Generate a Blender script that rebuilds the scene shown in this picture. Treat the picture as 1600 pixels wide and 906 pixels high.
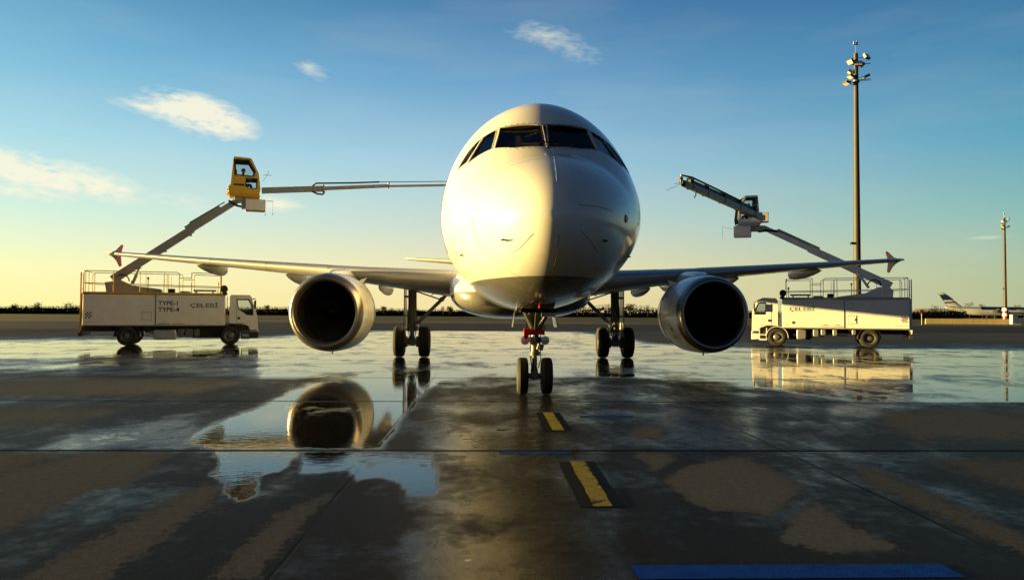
import bpy, bmesh, math, random
from math import radians as R, sin, cos, tan, pi, sqrt
from mathutils import Vector, Matrix, noise
from mathutils.bvhtree import BVHTree
random.seed(7)
scene = bpy.context.scene
for o in list(bpy.data.objects): bpy.data.objects.remove(o)
COL = scene.collection

# ------------------------------------------------------------------ camera
F_PX = 1180.0
CAM = Vector((0, 0, 1.7))
YAW, PITCH, ROLL = 1.8, 1.65, 0.35
cd = bpy.data.cameras.new('camera'); cam = bpy.data.objects.new('camera', cd); COL.objects.link(cam)
CM = Matrix.Rotation(R(-YAW), 4, 'Z') @ Matrix.Rotation(R(90+PITCH), 4, 'X') @ Matrix.Rotation(R(ROLL), 4, 'Z')
cam.matrix_world = Matrix.Translation(CAM) @ CM
cd.sensor_width = 36; cd.lens = 36*F_PX/1600; cd.clip_end = 20000; cd.clip_start = 0.05
scene.camera = cam
CR = CM.to_3x3()
def ray(px, py): return (CR @ Vector(((px-800)/F_PX, (453-py)/F_PX, -1))).normalized()
def at(px, py, Y): d = ray(px, py); return CAM + d*((Y-CAM.y)/d.y)
def gnd(px, py): d = ray(px, py); return CAM + d*(-CAM.z/d.z)
CRI = CR.inverted()
def proj(p):
    v = CRI @ (Vector(p)-CAM); z = -v.z
    if z < .05: z = .05
    return (800+F_PX*v.x/z, 453-F_PX*v.y/z)

# ------------------------------------------------------------------ light
EXPO = 2.15; SKY_GAIN = 2**-EXPO
SUN_EL, SUN_BACK = 2.3, 5.5        # degrees; sun low at the left, a little beyond the wing line
sd = Vector((-cos(R(SUN_BACK))*cos(R(SUN_EL)), sin(R(SUN_BACK))*cos(R(SUN_EL)), sin(R(SUN_EL))))
sl = bpy.data.lights.new('sun', 'SUN'); sun = bpy.data.objects.new('sun', sl); COL.objects.link(sun)
sl.energy = 5.0; sl.angle = R(0.55); sl.color = (1.0, 0.68, 0.21)
sun.rotation_euler = sd.to_track_quat('Z', 'Y').to_euler()
w = bpy.data.worlds.new('World'); scene.world = w; w.use_nodes = True
nt = w.node_tree; nt.nodes.clear()
def WN(t, **k):
    n = nt.nodes.new(t)
    for a, b in k.items(): setattr(n, a, b)
    return n
def wl(a, b): nt.links.new(a, b)
def wmath(op, a, b=None, c=None, clamp=False):
    n = WN('ShaderNodeMath', operation=op, use_clamp=clamp)
    for i, v in enumerate((a, b, c)):
        if v is None: continue
        if isinstance(v, (int, float)): n.inputs[i].default_value = v
        else: wl(v, n.inputs[i])
    return n.outputs[0]
def wmix(f, a, b, bt='MIX'):
    n = WN('ShaderNodeMix', data_type='RGBA', blend_type=bt)
    for i, v in ((0, f), (6, a), (7, b)):
        if isinstance(v, (int, float)): n.inputs[i].default_value = v
        elif isinstance(v, tuple): n.inputs[i].default_value = (*v, 1)
        else: wl(v, n.inputs[i])
    return n.outputs[2]
def s2l(c): return tuple(((x/255)/12.92 if x/255 <= .04045 else ((x/255+.055)/1.055)**2.4) for x in c)
sky = WN('ShaderNodeTexSky', sky_type='NISHITA', sun_disc=False)
sky.sun_elevation = R(SUN_EL); sky.sun_rotation = math.atan2(sd.x, sd.y)
sky.air_density = 1.0; sky.dust_density = 1.0; sky.ozone_density = 1.0
tc = WN('ShaderNodeTexCoord'); sep = WN('ShaderNodeSeparateXYZ'); wl(tc.outputs['Generated'], sep.inputs[0])
SX, SY, SZ = sep.outputs
hl = wmath('SQRT', wmath('ADD', wmath('MULTIPLY', SX, SX), wmath('MULTIPLY', SY, SY)))
az = wmath('DIVIDE', SX, wmath('MAXIMUM', hl, .001))       # -1 sunward ... +1 away
elv = wmath('MULTIPLY', wmath('ARCSINE', SZ), 180/pi)
azd = wmath('MULTIPLY', wmath('ARCTAN2', SX, SY), 180/pi)
def ramp(fac, stops):
    n = WN('ShaderNodeValToRGB'); e = n.color_ramp.elements
    while len(e) > 1: e.remove(e[-1])
    e[0].position = stops[0][0]; e[0].color = (*s2l(stops[0][1]), 1)
    for p, c in stops[1:]:
        x = e.new(p); x.color = (*s2l(c), 1)
    wl(fac, n.inputs[0]); return n.outputs[0]
ef = wmath('DIVIDE', elv, 40.0, clamp=True)
sunward = ramp(ef, [(0, (255, 249, 166)), (.07, (248, 250, 190)), (.16, (208, 240, 222)), (.28, (164, 216, 230)), (.42, (112, 180, 214)), (.60, (52, 122, 168)), (1, (40, 90, 140))])
mid = ramp(ef, [(0, (246, 224, 164)), (.07, (240, 226, 178)), (.16, (200, 216, 206)), (.28, (160, 200, 220)), (.42, (108, 162, 202)), (.60, (54, 112, 162)), (1, (36, 80, 130))])
away = ramp(ef, [(0, (184, 190, 150)), (.07, (168, 190, 158)), (.16, (132, 184, 180)), (.28, (88, 160, 188)), (.42, (54, 128, 172)), (.60, (22, 84, 138)), (1, (20, 62, 108))])
fl = wmath('DIVIDE', wmath('ADD', azd, 34.0), 34.0, clamp=True)
fr = wmath('DIVIDE', wmath('SUBTRACT', azd, 2.0), 34.0, clamp=True)
grad = wmix(fr, wmix(fl, sunward, mid), away)
grad = wmix(.03, grad, sky.outputs[0])
# wisps of cloud, in sky directions (azimuth, elevation in degrees)
comb = WN('ShaderNodeCombineXYZ'); wl(azd, comb.inputs[0]); wl(wmath('MULTIPLY', elv, 2.6), comb.inputs[1])
rot = WN('ShaderNodeMapping'); rot.inputs['Rotation'].default_value = (0, 0, R(14)); wl(comb.outputs[0], rot.inputs[0])
nz = WN('ShaderNodeTexNoise'); nz.inputs['Scale'].default_value = .22; nz.inputs['Detail'].default_value = 8; nz.inputs['Roughness'].default_value = .58; nz.inputs['Distortion'].default_value = .5
wl(rot.outputs[0], nz.inputs['Vector'])
nz2 = WN('ShaderNodeTexNoise'); nz2.inputs['Scale'].default_value = 1.1; nz2.inputs['Detail'].default_value = 6; wl(rot.outputs[0], nz2.inputs['Vector'])
def blob(px, py, wpx, hpx, tilt, dens):
    d = ray(px, py); A = math.degrees(math.atan2(d.x, d.y)); E = math.degrees(math.asin(d.z))
    wd = math.degrees(wpx/F_PX); hd = math.degrees(hpx/F_PX)
    dx = wmath('SUBTRACT', azd, A); dy = wmath('SUBTRACT', elv, E)
    c, s = cos(R(tilt)), sin(R(tilt))
    u = wmath('DIVIDE', wmath('ADD', wmath('MULTIPLY', dx, c), wmath('MULTIPLY', dy, s)), wd)
    v = wmath('DIVIDE', wmath('SUBTRACT', wmath('MULTIPLY', dy, c), wmath('MULTIPLY', dx, s)), hd)
    r = wmath('SQRT', wmath('ADD', wmath('MULTIPLY', u, u), wmath('MULTIPLY', v, v)))
    return wmath('MULTIPLY', wmath('SUBTRACT', 1.0, r, clamp=True), dens)
tot = None
for b in [(308, 180, 104, 38, -11, 1.6), (235, 170, 80, 16, -8, .8), (50, 268, 165, 32, -7, 1.6), (150, 295, 90, 22, -12, .9), (870, 65, 130, 34, -18, .48),
          (490, 112, 45, 22, -14, .5), (192, 297, 28, 16, -10, .8), (300, 315, 110, 26, -8, .42), (430, 318, 60, 20, -6, .65), (15, 295, 120, 18, -4, .9), (1545, 371, 60, 6, 0, .35)]:
    o = blob(*b); tot = o if tot is None else wmath('MAXIMUM', tot, o)
dens = wmath('MULTIPLY', tot, wmath('ADD', wmath('MULTIPLY', nz.outputs[0], 2.6), -.55))
dens = wmath('ADD', dens, wmath('MULTIPLY', wmath('SUBTRACT', nz2.outputs[0], .5), wmath('MULTIPLY', tot, 1.3)))
dens = wmath('MULTIPLY', wmath('SUBTRACT', dens, .14), 1.7, clamp=True)
# very thin high veil
veil = WN('ShaderNodeTexNoise'); veil.inputs['Scale'].default_value = .07; veil.inputs['Detail'].default_value = 5
cmb2 = WN('ShaderNodeCombineXYZ'); wl(azd, cmb2.inputs[0]); wl(wmath('MULTIPLY', elv, 5.0), cmb2.inputs[1]); wl(cmb2.outputs[0], veil.inputs['Vector'])
grad = wmix(wmath('MULTIPLY', wmath('SUBTRACT', veil.outputs[0], .44, clamp=True), .22), grad, s2l((246, 240, 222)))
col = wmix(wmath('MULTIPLY', dens, .88), grad, s2l((252, 247, 222)))
# the rest of the dome, away from the part in the photograph: brighter round the sun
sdv = WN('ShaderNodeVectorMath', operation='DOT_PRODUCT'); wl(tc.outputs['Generated'], sdv.inputs[0]); sdv.inputs[1].default_value = sd
glow = wmath('POWER', wmath('MAXIMUM', sdv.outputs['Value'], 0.0), 14.0)
# evening: the half of the dome behind the camera and the zenith are much darker than the western horizon
bk = WN('ShaderNodeMapRange', interpolation_type='SMOOTHSTEP'); wl(SY, bk.inputs[0])
for i, v in ((1, -.15), (2, .60), (3, .0), (4, 1.0)): bk.inputs[i].default_value = v
zn = WN('ShaderNodeMapRange', interpolation_type='SMOOTHSTEP'); wl(SZ, zn.inputs[0])
for i, v in ((1, .45), (2, .85), (3, 1.0), (4, .45)): zn.inputs[i].default_value = v
rs_ = WN('ShaderNodeMapRange', interpolation_type='SMOOTHSTEP'); wl(azd, rs_.inputs[0])
for i, v in ((1, 38.0), (2, 100.0), (3, 0.0), (4, 1.0)): rs_.inputs[i].default_value = v
east = ramp(ef, [(0, (108, 114, 112)), (.2, (88, 108, 120)), (.5, (60, 92, 118)), (1, (34, 58, 94))])
col = wmix(rs_.outputs[0], col, east)
col = wmix(wmath('SUBTRACT', 1.0, bk.outputs[0]), col, wmix(1.0, east, (.85, .85, .85), 'MULTIPLY'))
col = wmix(1.0, col, zn.outputs[0], 'MULTIPLY')
col = wmix(glow, col, (2.6, 1.9, .9), 'ADD')
bg = WN('ShaderNodeBackground'); wl(col, bg.inputs[0]); bg.inputs[1].default_value = SKY_GAIN
out = WN('ShaderNodeOutputWorld'); wl(bg.outputs[0], out.inputs[0])
scene.view_settings.view_transform = 'Standard'; scene.view_settings.look = 'None'
scene.view_settings.gamma = 1; scene.view_settings.exposure = EXPO; scene.view_settings.use_curve_mapping = False

# ------------------------------------------------------------------ materials
def mat(name, color, rough=.5, metal=0, spec=.5, coat=0, var=.0, vscale=3.0, bump=0, bscale=40, emit=None, rvar=0):
    m = bpy.data.materials.new(name); m.use_nodes = True; t = m.node_tree; b = t.nodes['Principled BSDF']
    b.inputs['Base Color'].default_value = (*color, 1); b.inputs['Roughness'].default_value = rough
    b.inputs['Metallic'].default_value = metal; b.inputs['Specular IOR Level'].default_value = spec
    b.inputs['Coat Weight'].default_value = coat; b.inputs['Coat Roughness'].default_value = .05
    if emit: b.inputs['Emission Color'].default_value = (*emit[0], 1); b.inputs['Emission Strength'].default_value = emit[1]
    if var or rvar or bump:
        c = t.nodes.new('ShaderNodeTexCoord')
    if var or rvar:
        n = t.nodes.new('ShaderNodeTexNoise'); n.inputs['Scale'].default_value = vscale; n.inputs['Detail'].default_value = 7; n.inputs['Roughness'].default_value = .65
        t.links.new(c.outputs['Object'], n.inputs['Vector'])
        if var:
            mx = t.nodes.new('ShaderNodeMix'); mx.data_type = 'RGBA'
            mx.inputs[6].default_value = (*[x*(1-var) for x in color], 1); mx.inputs[7].default_value = (*[min(1, x*(1+var)) for x in color], 1)
            mr = t.nodes.new('ShaderNodeMapRange'); mr.inputs[1].default_value = .3; mr.inputs[2].default_value = .7
            t.links.new(n.outputs[0], mr.inputs[0]); t.links.new(mr.outputs[0], mx.inputs[0]); t.links.new(mx.outputs[2], b.inputs['Base Color'])
        if rvar:
            mr = t.nodes.new('ShaderNodeMapRange'); mr.inputs[1].default_value = .3; mr.inputs[2].default_value = .7
            mr.inputs[3].default_value = max(.02, rough-rvar); mr.inputs[4].default_value = rough+rvar
            t.links.new(n.outputs[0], mr.inputs[0]); t.links.new(mr.outputs[0], b.inputs['Roughness'])
    if bump:
        n2 = t.nodes.new('ShaderNodeTexNoise'); n2.inputs['Scale'].default_value = bscale; n2.inputs['Detail'].default_value = 5
        t.links.new(c.outputs['Object'], n2.inputs['Vector']); bp = t.nodes.new('ShaderNodeBump'); bp.inputs['Strength'].default_value = bump; bp.inputs['Distance'].default_value = .01
        t.links.new(n2.outputs[0], bp.inputs['Height']); t.links.new(bp.outputs[0], b.inputs['Normal'])
    return m
def glass(name, tint=(.25, .3, .32), refl=1.0, dirt=.0):
    m = bpy.data.materials.new(name); m.use_nodes = True; t = m.node_tree; t.nodes.remove(t.nodes['Principled BSDF'])
    o = t.nodes['Material Output']; tr = t.nodes.new('ShaderNodeBsdfTransparent'); tr.inputs[0].default_value = (*tint, 1)
    g = t.nodes.new('ShaderNodeBsdfGlossy'); g.inputs['Roughness'].default_value = .04
    f = t.nodes.new('ShaderNodeFresnel'); f.inputs[0].default_value = 1.45
    mx = t.nodes.new('ShaderNodeMixShader'); ml = t.nodes.new('ShaderNodeMath'); ml.operation = 'MULTIPLY'; ml.inputs[1].default_value = refl
    t.links.new(f.outputs[0], ml.inputs[0]); t.links.new(ml.outputs[0], mx.inputs[0]); t.links.new(tr.outputs[0], mx.inputs[1]); t.links.new(g.outputs[0], mx.inputs[2]); t.links.new(mx.outputs[0], o.inputs[0])
    return m
M_black = mat('black_plastic', (.012, .012, .012), .45, rvar=.1)
M_rubber = mat('tyre_rubber', (.018, .018, .018), .72, var=.2, bump=.3, bscale=60)
M_rim = mat('wheel_rim', (.19, .185, .175), .4, .6, var=.15)
M_steel = mat('grey_steel', (.14, .14, .14), .42, .5, var=.25, vscale=5)
M_gear = mat('gear_paint', (.18, .18, .175), .38, .1, var=.3, vscale=7)
M_chrome = mat('chrome', (.8, .8, .78), .12, 1)
M_lip = mat('intake_lip_metal', (.38, .355, .33), .33, .9, rvar=.05, vscale=6)
M_liner = mat('intake_liner', (.012, .012, .013), .55)
M_fan = mat('fan_blade', (.012, .012, .014), .5, .3)
M_nac = mat('nacelle_paint', (.74, .75, .77), .3, 0, .5, .2, var=.08, vscale=2, rvar=.05)
M_wing = mat('wing_grey_paint', (.40, .40, .40), .33, 0, .5, .2, var=.14, vscale=2.2, rvar=.06)
M_slat = mat('slat_satin_metal', (.46, .46, .46), .36, .25, var=.05, vscale=2)
M_fence = mat('red_fence_paint', (.50, .015, .02), .35, var=.1)
M_red = mat('red_fabric', (.55, .012, .014), .7, var=.2)
M_truckwhite = mat('truck_white', (.78, .79, .80), .35, 0, .5, .2, var=.07, vscale=1.6, rvar=.08)
M_deckgrey = mat('deck_grey', (.36, .37, .38), .45, var=.1)
M_yellow = mat('safety_yellow', (.62, .36, .015), .42, var=.15, vscale=4)
M_cabyellow = mat('cabin_yellow', (.72, .46, .01), .33, 0, .5, .3, var=.1)
M_boomgrey = mat('boom_grey', (.29, .30, .31), .4, 0, .5, .2, var=.12)
M_boomwhite = mat('boom_white', (.72, .73, .74), .4, 0, .5, .2, var=.12)
M_chassis = mat('chassis_black', (.02, .02, .02), .6, var=.3)
M_alu = mat('dull_aluminium', (.42, .42, .40), .4, .7, var=.2)
M_glass = glass('cab_glass', (.85, .88, .88), .8)
M_cockglass = glass('cockpit_glass', (.9, .9, .9), .10)
M_sideglass = glass('cockpit_side_glass', (.62, .64, .66), 1.2)
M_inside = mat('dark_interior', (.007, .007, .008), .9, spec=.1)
M_navy = mat('navy_lettering', (.015, .025, .16), .4)
M_teal = mat('teal_lettering', (.02, .20, .21), .4)
M_dgrey = mat('grey_lettering', (.05, .07, .08), .4)
M_green = mat('green_bar', (.02, .16, .08), .4); M_redbar = mat('red_bar', (.5, .04, .03), .4); M_orange = mat('orange_bar', (.55, .16, .02), .4)
M_maroon = mat('maroon_check', (.22, .01, .02), .4)
M_redlamp = mat('red_lamp_lens', (.5, .02, .02), .2)
M_lampglass = mat('lamp_lens', (.75, .75, .7), .1, .3)
M_skin = mat('skin', (.45, .24, .15), .5)
M_jacket = mat('dark_jacket', (.02, .025, .04), .8)
M_hair = mat('dark_hair', (.015, .012, .01), .7)
M_mast = mat('mast_galvanised', (.042, .041, .038), .6, .2, var=.2, vscale=.7)
M_mastlow = mat('mast_weathered', (.10, .085, .065), .65, .1, var=.25, vscale=.9)

# ------------------------------------------------------------------ mesh helpers
class MB:
    def __init__(s): s.v = []; s.f = []; s.m = []
    def add(s, vs, fs, m=0):
        k = len(s.v); s.v += [tuple(v) for v in vs]; s.f += [tuple(k+i for i in f) for f in fs]; s.m += [m]*len(fs); return s
    def box(s, x0, x1, y0, y1, z0, z1, m=0, T=None):
        vs = [Vector((x, y, z)) for x in (x0, x1) for y in (y0, y1) for z in (z0, z1)]
        if T: vs = [T @ v for v in vs]
        return s.add(vs, [(0, 1, 3, 2), (4, 6, 7, 5), (0, 4, 5, 1), (2, 3, 7, 6), (0, 2, 6, 4), (1, 5, 7, 3)], m)
    def cyl(s, a, b, r0, r1=None, n=12, m=0, cap=True):
        a = Vector(a); b = Vector(b); r1 = r0 if r1 is None else r1; d = (b-a).normalized()
        u = d.orthogonal().normalized(); w_ = d.cross(u)
        vs = []
        for p, r in ((a, r0), (b, r1)):
            for i in range(n):
                t = 2*pi*i/n; vs.append(p+u*cos(t)*r+w_*sin(t)*r)
        fs = [(i, (i+1) % n, n+(i+1) % n, n+i) for i in range(n)]
        if cap: fs += [tuple(range(n-1, -1, -1)), tuple(range(n, 2*n))]
        return s.add(vs, fs, m)
    def tube(s, pts, r, n=8, m=0):
        pts = [Vector(p) for p in pts]
        rings = []; up = None
        for i, p in enumerate(pts):
            d = (pts[min(i+1, len(pts)-1)]-pts[max(i-1, 0)]).normalized()
            if up is None: up = d.orthogonal().normalized()
            up = (up-d*up.dot(d)).normalized(); q = d.cross(up)
            rr = r[i] if isinstance(r, (list, tuple)) else r
            rings.append([p+up*cos(2*pi*k/n)*rr+q*sin(2*pi*k/n)*rr for k in range(n)])
        return s.loft(rings, m, True)
    def loft(s, rings, m=0, cap=False, closed=True):
        n = len(rings[0]); vs = [v for r in rings for v in r]; fs = []
        for i in range(len(rings)-1):
            for k in range(n if closed else n-1):
                fs.append((i*n+k, i*n+(k+1) % n, (i+1)*n+(k+1) % n, (i+1)*n+k))
        if cap: fs += [tuple(range(n-1, -1, -1)), tuple(range((len(rings)-1)*n, len(rings)*n))]
        return s.add(vs, fs, m)
    def lathe(s, prof, axis='y', c=(0, 0, 0), n=48, m=0, sz=1.0):
        rings = []; c = Vector(c)
        for a, r in prof:
            ring = []
            for k in range(n):
                t = 2*pi*k/n
                if axis == 'y': ring.append(c+Vector((cos(t)*r, a, sin(t)*r*sz)))
                elif axis == 'x': ring.append(c+Vector((a, cos(t)*r, sin(t)*r)))
                else: ring.append(c+Vector((cos(t)*r, sin(t)*r, a)))
            rings.append(ring)
        return s.loft(rings, m)
    def prism(s, pts, y0, y1, m=0, T=None):   # pts in XZ, extruded along Y
        n = len(pts); vs = [Vector((x, y0, z)) for x, z in pts]+[Vector((x, y1, z)) for x, z in pts]
        if T: vs = [T @ v for v in vs]
        return s.add(vs, [(i, (i+1) % n, n+(i+1) % n, n+i) for i in range(n)]+[tuple(range(n-1, -1, -1)), tuple(range(n, 2*n))], m)
    def beam(s, a, b, w_, h, m=0, h2=None, w2=None):
        a = Vector(a); b = Vector(b); d = (b-a).normalized(); side = d.cross(Vector((0, 0, 1)))
        if side.length < .05: side = Vector((1, 0, 0))
        side.normalize(); up = side.cross(d).normalized(); h2 = h if h2 is None else h2; w2 = w_ if w2 is None else w2
        vs = []
        for p, ww, hh in ((a, w_, h), (b, w2, h2)):
            for i, j in ((-1, -1), (1, -1), (1, 1), (-1, 1)): vs.append(p+side*i*ww/2+up*j*hh/2)
        return s.add(vs, [(0, 1, 5, 4), (1, 2, 6, 5), (2, 3, 7, 6), (3, 0, 4, 7), (3, 2, 1, 0), (4, 5, 6, 7)], m)
    def mesh(s, name, mats):
        me = bpy.data.meshes.new(name); me.from_pydata(s.v, [], s.f)
        for x in (mats if isinstance(mats, (list, tuple)) else [mats]): me.materials.append(x)
        for p, i in zip(me.polygons, s.m): p.material_index = i
        bm = bmesh.new(); bm.from_mesh(me); bmesh.ops.recalc_face_normals(bm, faces=bm.faces); bm.to_mesh(me); bm.free()
        return me
    def build(s, name, mats, parent=None, smooth=True, ang=35, bevel=0, keep=False):
        me = s.mesh(name, mats); return link(name, me, parent, smooth, ang, bevel)
def link(name, me, parent=None, smooth=True, ang=35, bevel=0, label=None):
    if smooth:
        for p in me.polygons: p.use_smooth = True
        me.set_sharp_from_angle(angle=R(ang))
    o = bpy.data.objects.new(name, me); COL.objects.link(o)
    if parent: o.parent = parent
    if bevel:
        b = o.modifiers.new('bevel', 'BEVEL'); b.width = bevel; b.segments = 2; b.limit_method = 'ANGLE'; b.angle_limit = R(40)
    if label: o['label'] = label
    return o
def root(name, label, cat, loc=(0, 0, 0), rz=0, group=None):
    o = bpy.data.objects.new(name, None); COL.objects.link(o); o.location = loc; o.rotation_euler = (0, 0, rz)
    o['label'] = label; o['category'] = cat
    if group: o['group'] = group
    o.empty_display_size = .3
    return o
def tag(o, label, cat, group=None):
    o['label'] = label; o['category'] = cat
    if group: o['group'] = group
    return o
def struct(o): o['kind'] = 'structure'; return o
def evalmesh(o):
    bpy.context.view_layer.update()
    dg = bpy.context.evaluated_depsgraph_get(); return bpy.data.meshes.new_from_object(o.evaluated_get(dg))
def cut(me, cutters):   # me minus each cutter mesh
    o = bpy.data.objects.new('tmp', me); COL.objects.link(o); tmp = [o]
    for c in cutters:
        q = bpy.data.objects.new('tmpc', c); COL.objects.link(q); tmp.append(q)
        b = o.modifiers.new('b', 'BOOLEAN'); b.operation = 'DIFFERENCE'; b.solver = 'EXACT'; b.object = q
    r = evalmesh(o)
    for t in tmp: bpy.data.objects.remove(t)
    return r
def interp(tab, s):
    tab = [(sqrt(a), b) for a, b in tab]; s = sqrt(s)
    if s <= tab[0][0]: return tab[0][1]
    for i in range(len(tab)-1):
        if s <= tab[i+1][0]:
            a = tab[max(i-1, 0)]; b = tab[i]; c = tab[i+1]; d = tab[min(i+2, len(tab)-1)]
            h = c[0]-b[0]; t = (s-b[0])/h
            def sl(p, q): return (q[1]-p[1])/(q[0]-p[0]) if q[0] != p[0] else 0
            m0 = (sl(a, b)+sl(b, c))/2 if i > 0 else sl(b, c); m1 = (sl(b, c)+sl(c, d))/2 if i+2 < len(tab) else sl(b, c)
            if sl(a, b)*sl(b, c) <= 0 and i > 0: m0 = 0
            if sl(b, c)*sl(c, d) <= 0 and i+2 < len(tab): m1 = 0
            return (2*t**3-3*t*t+1)*b[1]+(t**3-2*t*t+t)*h*m0+(-2*t**3+3*t*t)*c[1]+(t**3-t*t)*h*m1
    return tab[-1][1]

# ------------------------------------------------------------------ ground
SLAB = 5.05
def poly_sd(poly, x, y):   # >0 inside, px
    n = len(poly); ins = False; dm = 1e9
    for i in range(n):
        x1, y1 = poly[i]; x2, y2 = poly[(i+1) % n]
        if (y1 > y) != (y2 > y) and x < (x2-x1)*(y-y1)/(y2-y1)+x1: ins = not ins
        dx, dy = x2-x1, y2-y1; t = max(0, min(1, ((x-x1)*dx+(y-y1)*dy)/(dx*dx+dy*dy+1e-9)))
        d = (x-x1-t*dx)**2+((y-y1-t*dy)*1.6)**2
        if d < dm: dm = d
    return sqrt(dm) if ins else -sqrt(dm)
# standing water, given as outlines on the ground (read off the photograph and laid on the ground plane); strength, edge softness
WETP = [
 ([(-400, 536), (400, 528), (640, 515), (760, 516), (900, 518), (1010, 535), (1200, 545), (2100, 548), (2100, 629), (1600, 629), (1440, 629), (1330, 628), (1230, 612), (1130, 598), (1030, 592), (860, 588), (640, 591), (405, 591), (400, 560), (150, 560), (-400, 560)], .85, 5),
 ([(-400, 556), (405, 560), (405, 592), (285, 578), (-400, 590)], .66, 14),
 ([(560, 585), (740, 588), (690, 592), (655, 625), (625, 660), (598, 702), (330, 702), (285, 690), (330, 660), (420, 630), (480, 600)], .97, 10),
 ([(60, 702), (110, 680), (300, 645), (420, 650), (600, 702)], .60, 16),
 ([(336, 703), (470, 704), (440, 735), (402, 745), (404, 772), (375, 785), (352, 770), (350, 752), (324, 742), (345, 725)], .95, 5),
 ([(470, 704), (672, 704), (686, 742), (682, 772), (640, 776), (622, 752), (590, 745), (555, 752), (545, 735), (470, 740)], .93, 6),
 ([(740, 588), (1030, 590), (1130, 600), (1180, 700), (900, 702), (850, 620)], .52, 18),
 ([(1030, 592), (1180, 600), (1190, 700), (1040, 700)], .60, 20),
 ([(1300, 630), (1460, 630), (1400, 650), (1330, 668), (1290, 660)], .62, 12),
 ([(690, 592), (900, 592), (960, 760), (990, 930), (620, 930), (640, 760)], .60, 22),
 ([(780, 703), (890, 703), (888, 710), (780, 710)], .8, 3),
]
DRYP = [
 ([(1036, 750), (1070, 728), (1130, 714), (1165, 715), (1205, 732), (1256, 762), (1230, 785), (1200, 806), (1170, 800), (1120, 798), (1075, 782)], 1.0, 9),
 ([(1218, 845), (1240, 805), (1275, 782), (1320, 815), (1415, 858), (1290, 862)], 1.0, 9),
 ([(985, 704), (1050, 708), (1056, 718), (1025, 738)], .85, 8),
 ([(1325, 722), (1380, 735), (1600, 830), (1700, 880), (1700, 940), (1600, 870), (1420, 790), (1340, 745)], .6, 10),
 ([(1420, 712), (1800, 712), (1800, 830), (1600, 775), (1490, 738)], .45, 12),
 ([(1370, 630), (1800, 632), (1800, 690), (1430, 695), (1360, 660)], .45, 16),
 ([(990, 660), (1050, 664), (1030, 690), (975, 684)], .4, 10),
 ([(-300, 800), (130, 705), (270, 708), (130, 775), (-100, 880), (-300, 960)], .72, 12),
 ([(-300, 700), (110, 704), (40, 735), (-300, 800)], .6, 12),
 ([(20, 906), (180, 820), (330, 745), (345, 770), (330, 790), (170, 906), (120, 960)], .72, 12),
 ([(430, 800), (515, 765), (520, 775), (400, 906), (320, 906)], .62, 12),
 ([(180, 700), (275, 708), (200, 760), (120, 770)], .7, 12),
 ([(-400, 592), (200, 585), (420, 592), (300, 620), (-400, 626)], .55, 12),
 ([(-400, 630), (260, 632), (120, 664), (-400, 690)], .4, 14),
 ([(-400, 505), (1900, 520), (1900, 540), (1030, 536), (900, 512), (650, 510), (400, 524), (-400, 530)], .8, 4),
 ([(1170, 690), (1225, 700), (1260, 704), (1180, 706)], .4, 8),
]
def wetness(p):
    u, v = proj(p); wv = .42
    for poly, st, so in WETP:
        d = poly_sd(poly, u, v)
        if d > -so*2:
            t = max(0, min(1, .5+d/(2*so))); t = t*t*(3-2*t)
            wv = max(wv, wv+(st-wv)*t)
    dr = 0
    for poly, st, so in DRYP:
        d = poly_sd(poly, u, v)
        if d > -so*2:
            t = max(0, min(1, .5+d/(4*so))); dr = max(dr, (.5+.5*st)*t)
    return wv, dr
ys = [1.0]
while ys[-1] < 66: ys.append(ys[-1]+max(.035, ys[-1]**2*.0016))
ys[-1] = 66
NU = 330; UMAX = 1.7
me = bpy.data.meshes.new('apron'); vs = []; fs = []; wv = []; dv = []
for y in ys:
    for i in range(NU+1):
        q = -1+2*i/NU; u = UMAX*(.62*q+.38*q**3); x = u*(y+1.5)
        vs.append((x, y, 0)); a, b = wetness((x, y, 0)); wv.append(a); dv.append(b)
for j in range(len(ys)-1):
    for i in range(NU): k = j*(NU+1)+i; fs.append((k, k+1, k+NU+2, k+NU+1))
me.from_pydata(vs, [], fs)
for nme, arr in (('wet', wv), ('dry', dv)):
    at_ = me.attributes.new(nme, 'FLOAT', 'POINT'); at_.data.foreach_set('value', arr)
apron = struct(link('apron', me, smooth=False))
m = bpy.data.materials.new('wet_concrete'); m.use_nodes = True; t = m.node_tree; B = t.nodes['Principled BSDF']; me.materials.append(m)
def N(ty, **k):
    n = t.nodes.new(ty)
    for a, b in k.items(): setattr(n, a, b)
    return n
def L(a, b): t.links.new(a, b)
def mth(op, a, b=None, c=None, clamp=False):
    n = N('ShaderNodeMath', operation=op, use_clamp=clamp)
    for i, v in enumerate((a, b, c)):
        if v is None: continue
        if isinstance(v, (int, float)): n.inputs[i].default_value = v
        else: L(v, n.inputs[i])
    return n.outputs[0]
def mixc(f, a, b, bt='MIX'):
    n = N('ShaderNodeMix', data_type='RGBA', blend_type=bt)
    for i, v in ((0, f), (6, a), (7, b)):
        if isinstance(v, (int, float)): n.inputs[i].default_value = v
        elif isinstance(v, tuple): n.inputs[i].default_value = (*v, 1)
        else: L(v, n.inputs[i])
    return n.outputs[2]
def sstep(v, a, b):
    n = N('ShaderNodeMapRange', interpolation_type='SMOOTHSTEP'); n.inputs[1].default_value = a; n.inputs[2].default_value = b; L(v, n.inputs[0]); return n.outputs[0]
def noi(scale, det=6, rough=.6, vec=None, dist=0):
    n = N('ShaderNodeTexNoise'); n.inputs['Scale'].default_value = scale; n.inputs['Detail'].default_value = det; n.inputs['Roughness'].default_value = rough; n.inputs['Distortion'].default_value = dist
    L(vec or geo, n.inputs['Vector']); return n.outputs[0]
geo = N('ShaderNodeNewGeometry').outputs['Position']
sp = N('ShaderNodeSeparateXYZ'); L(geo, sp.inputs[0]); GX, GY = sp.outputs[0], sp.outputs[1]
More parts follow.
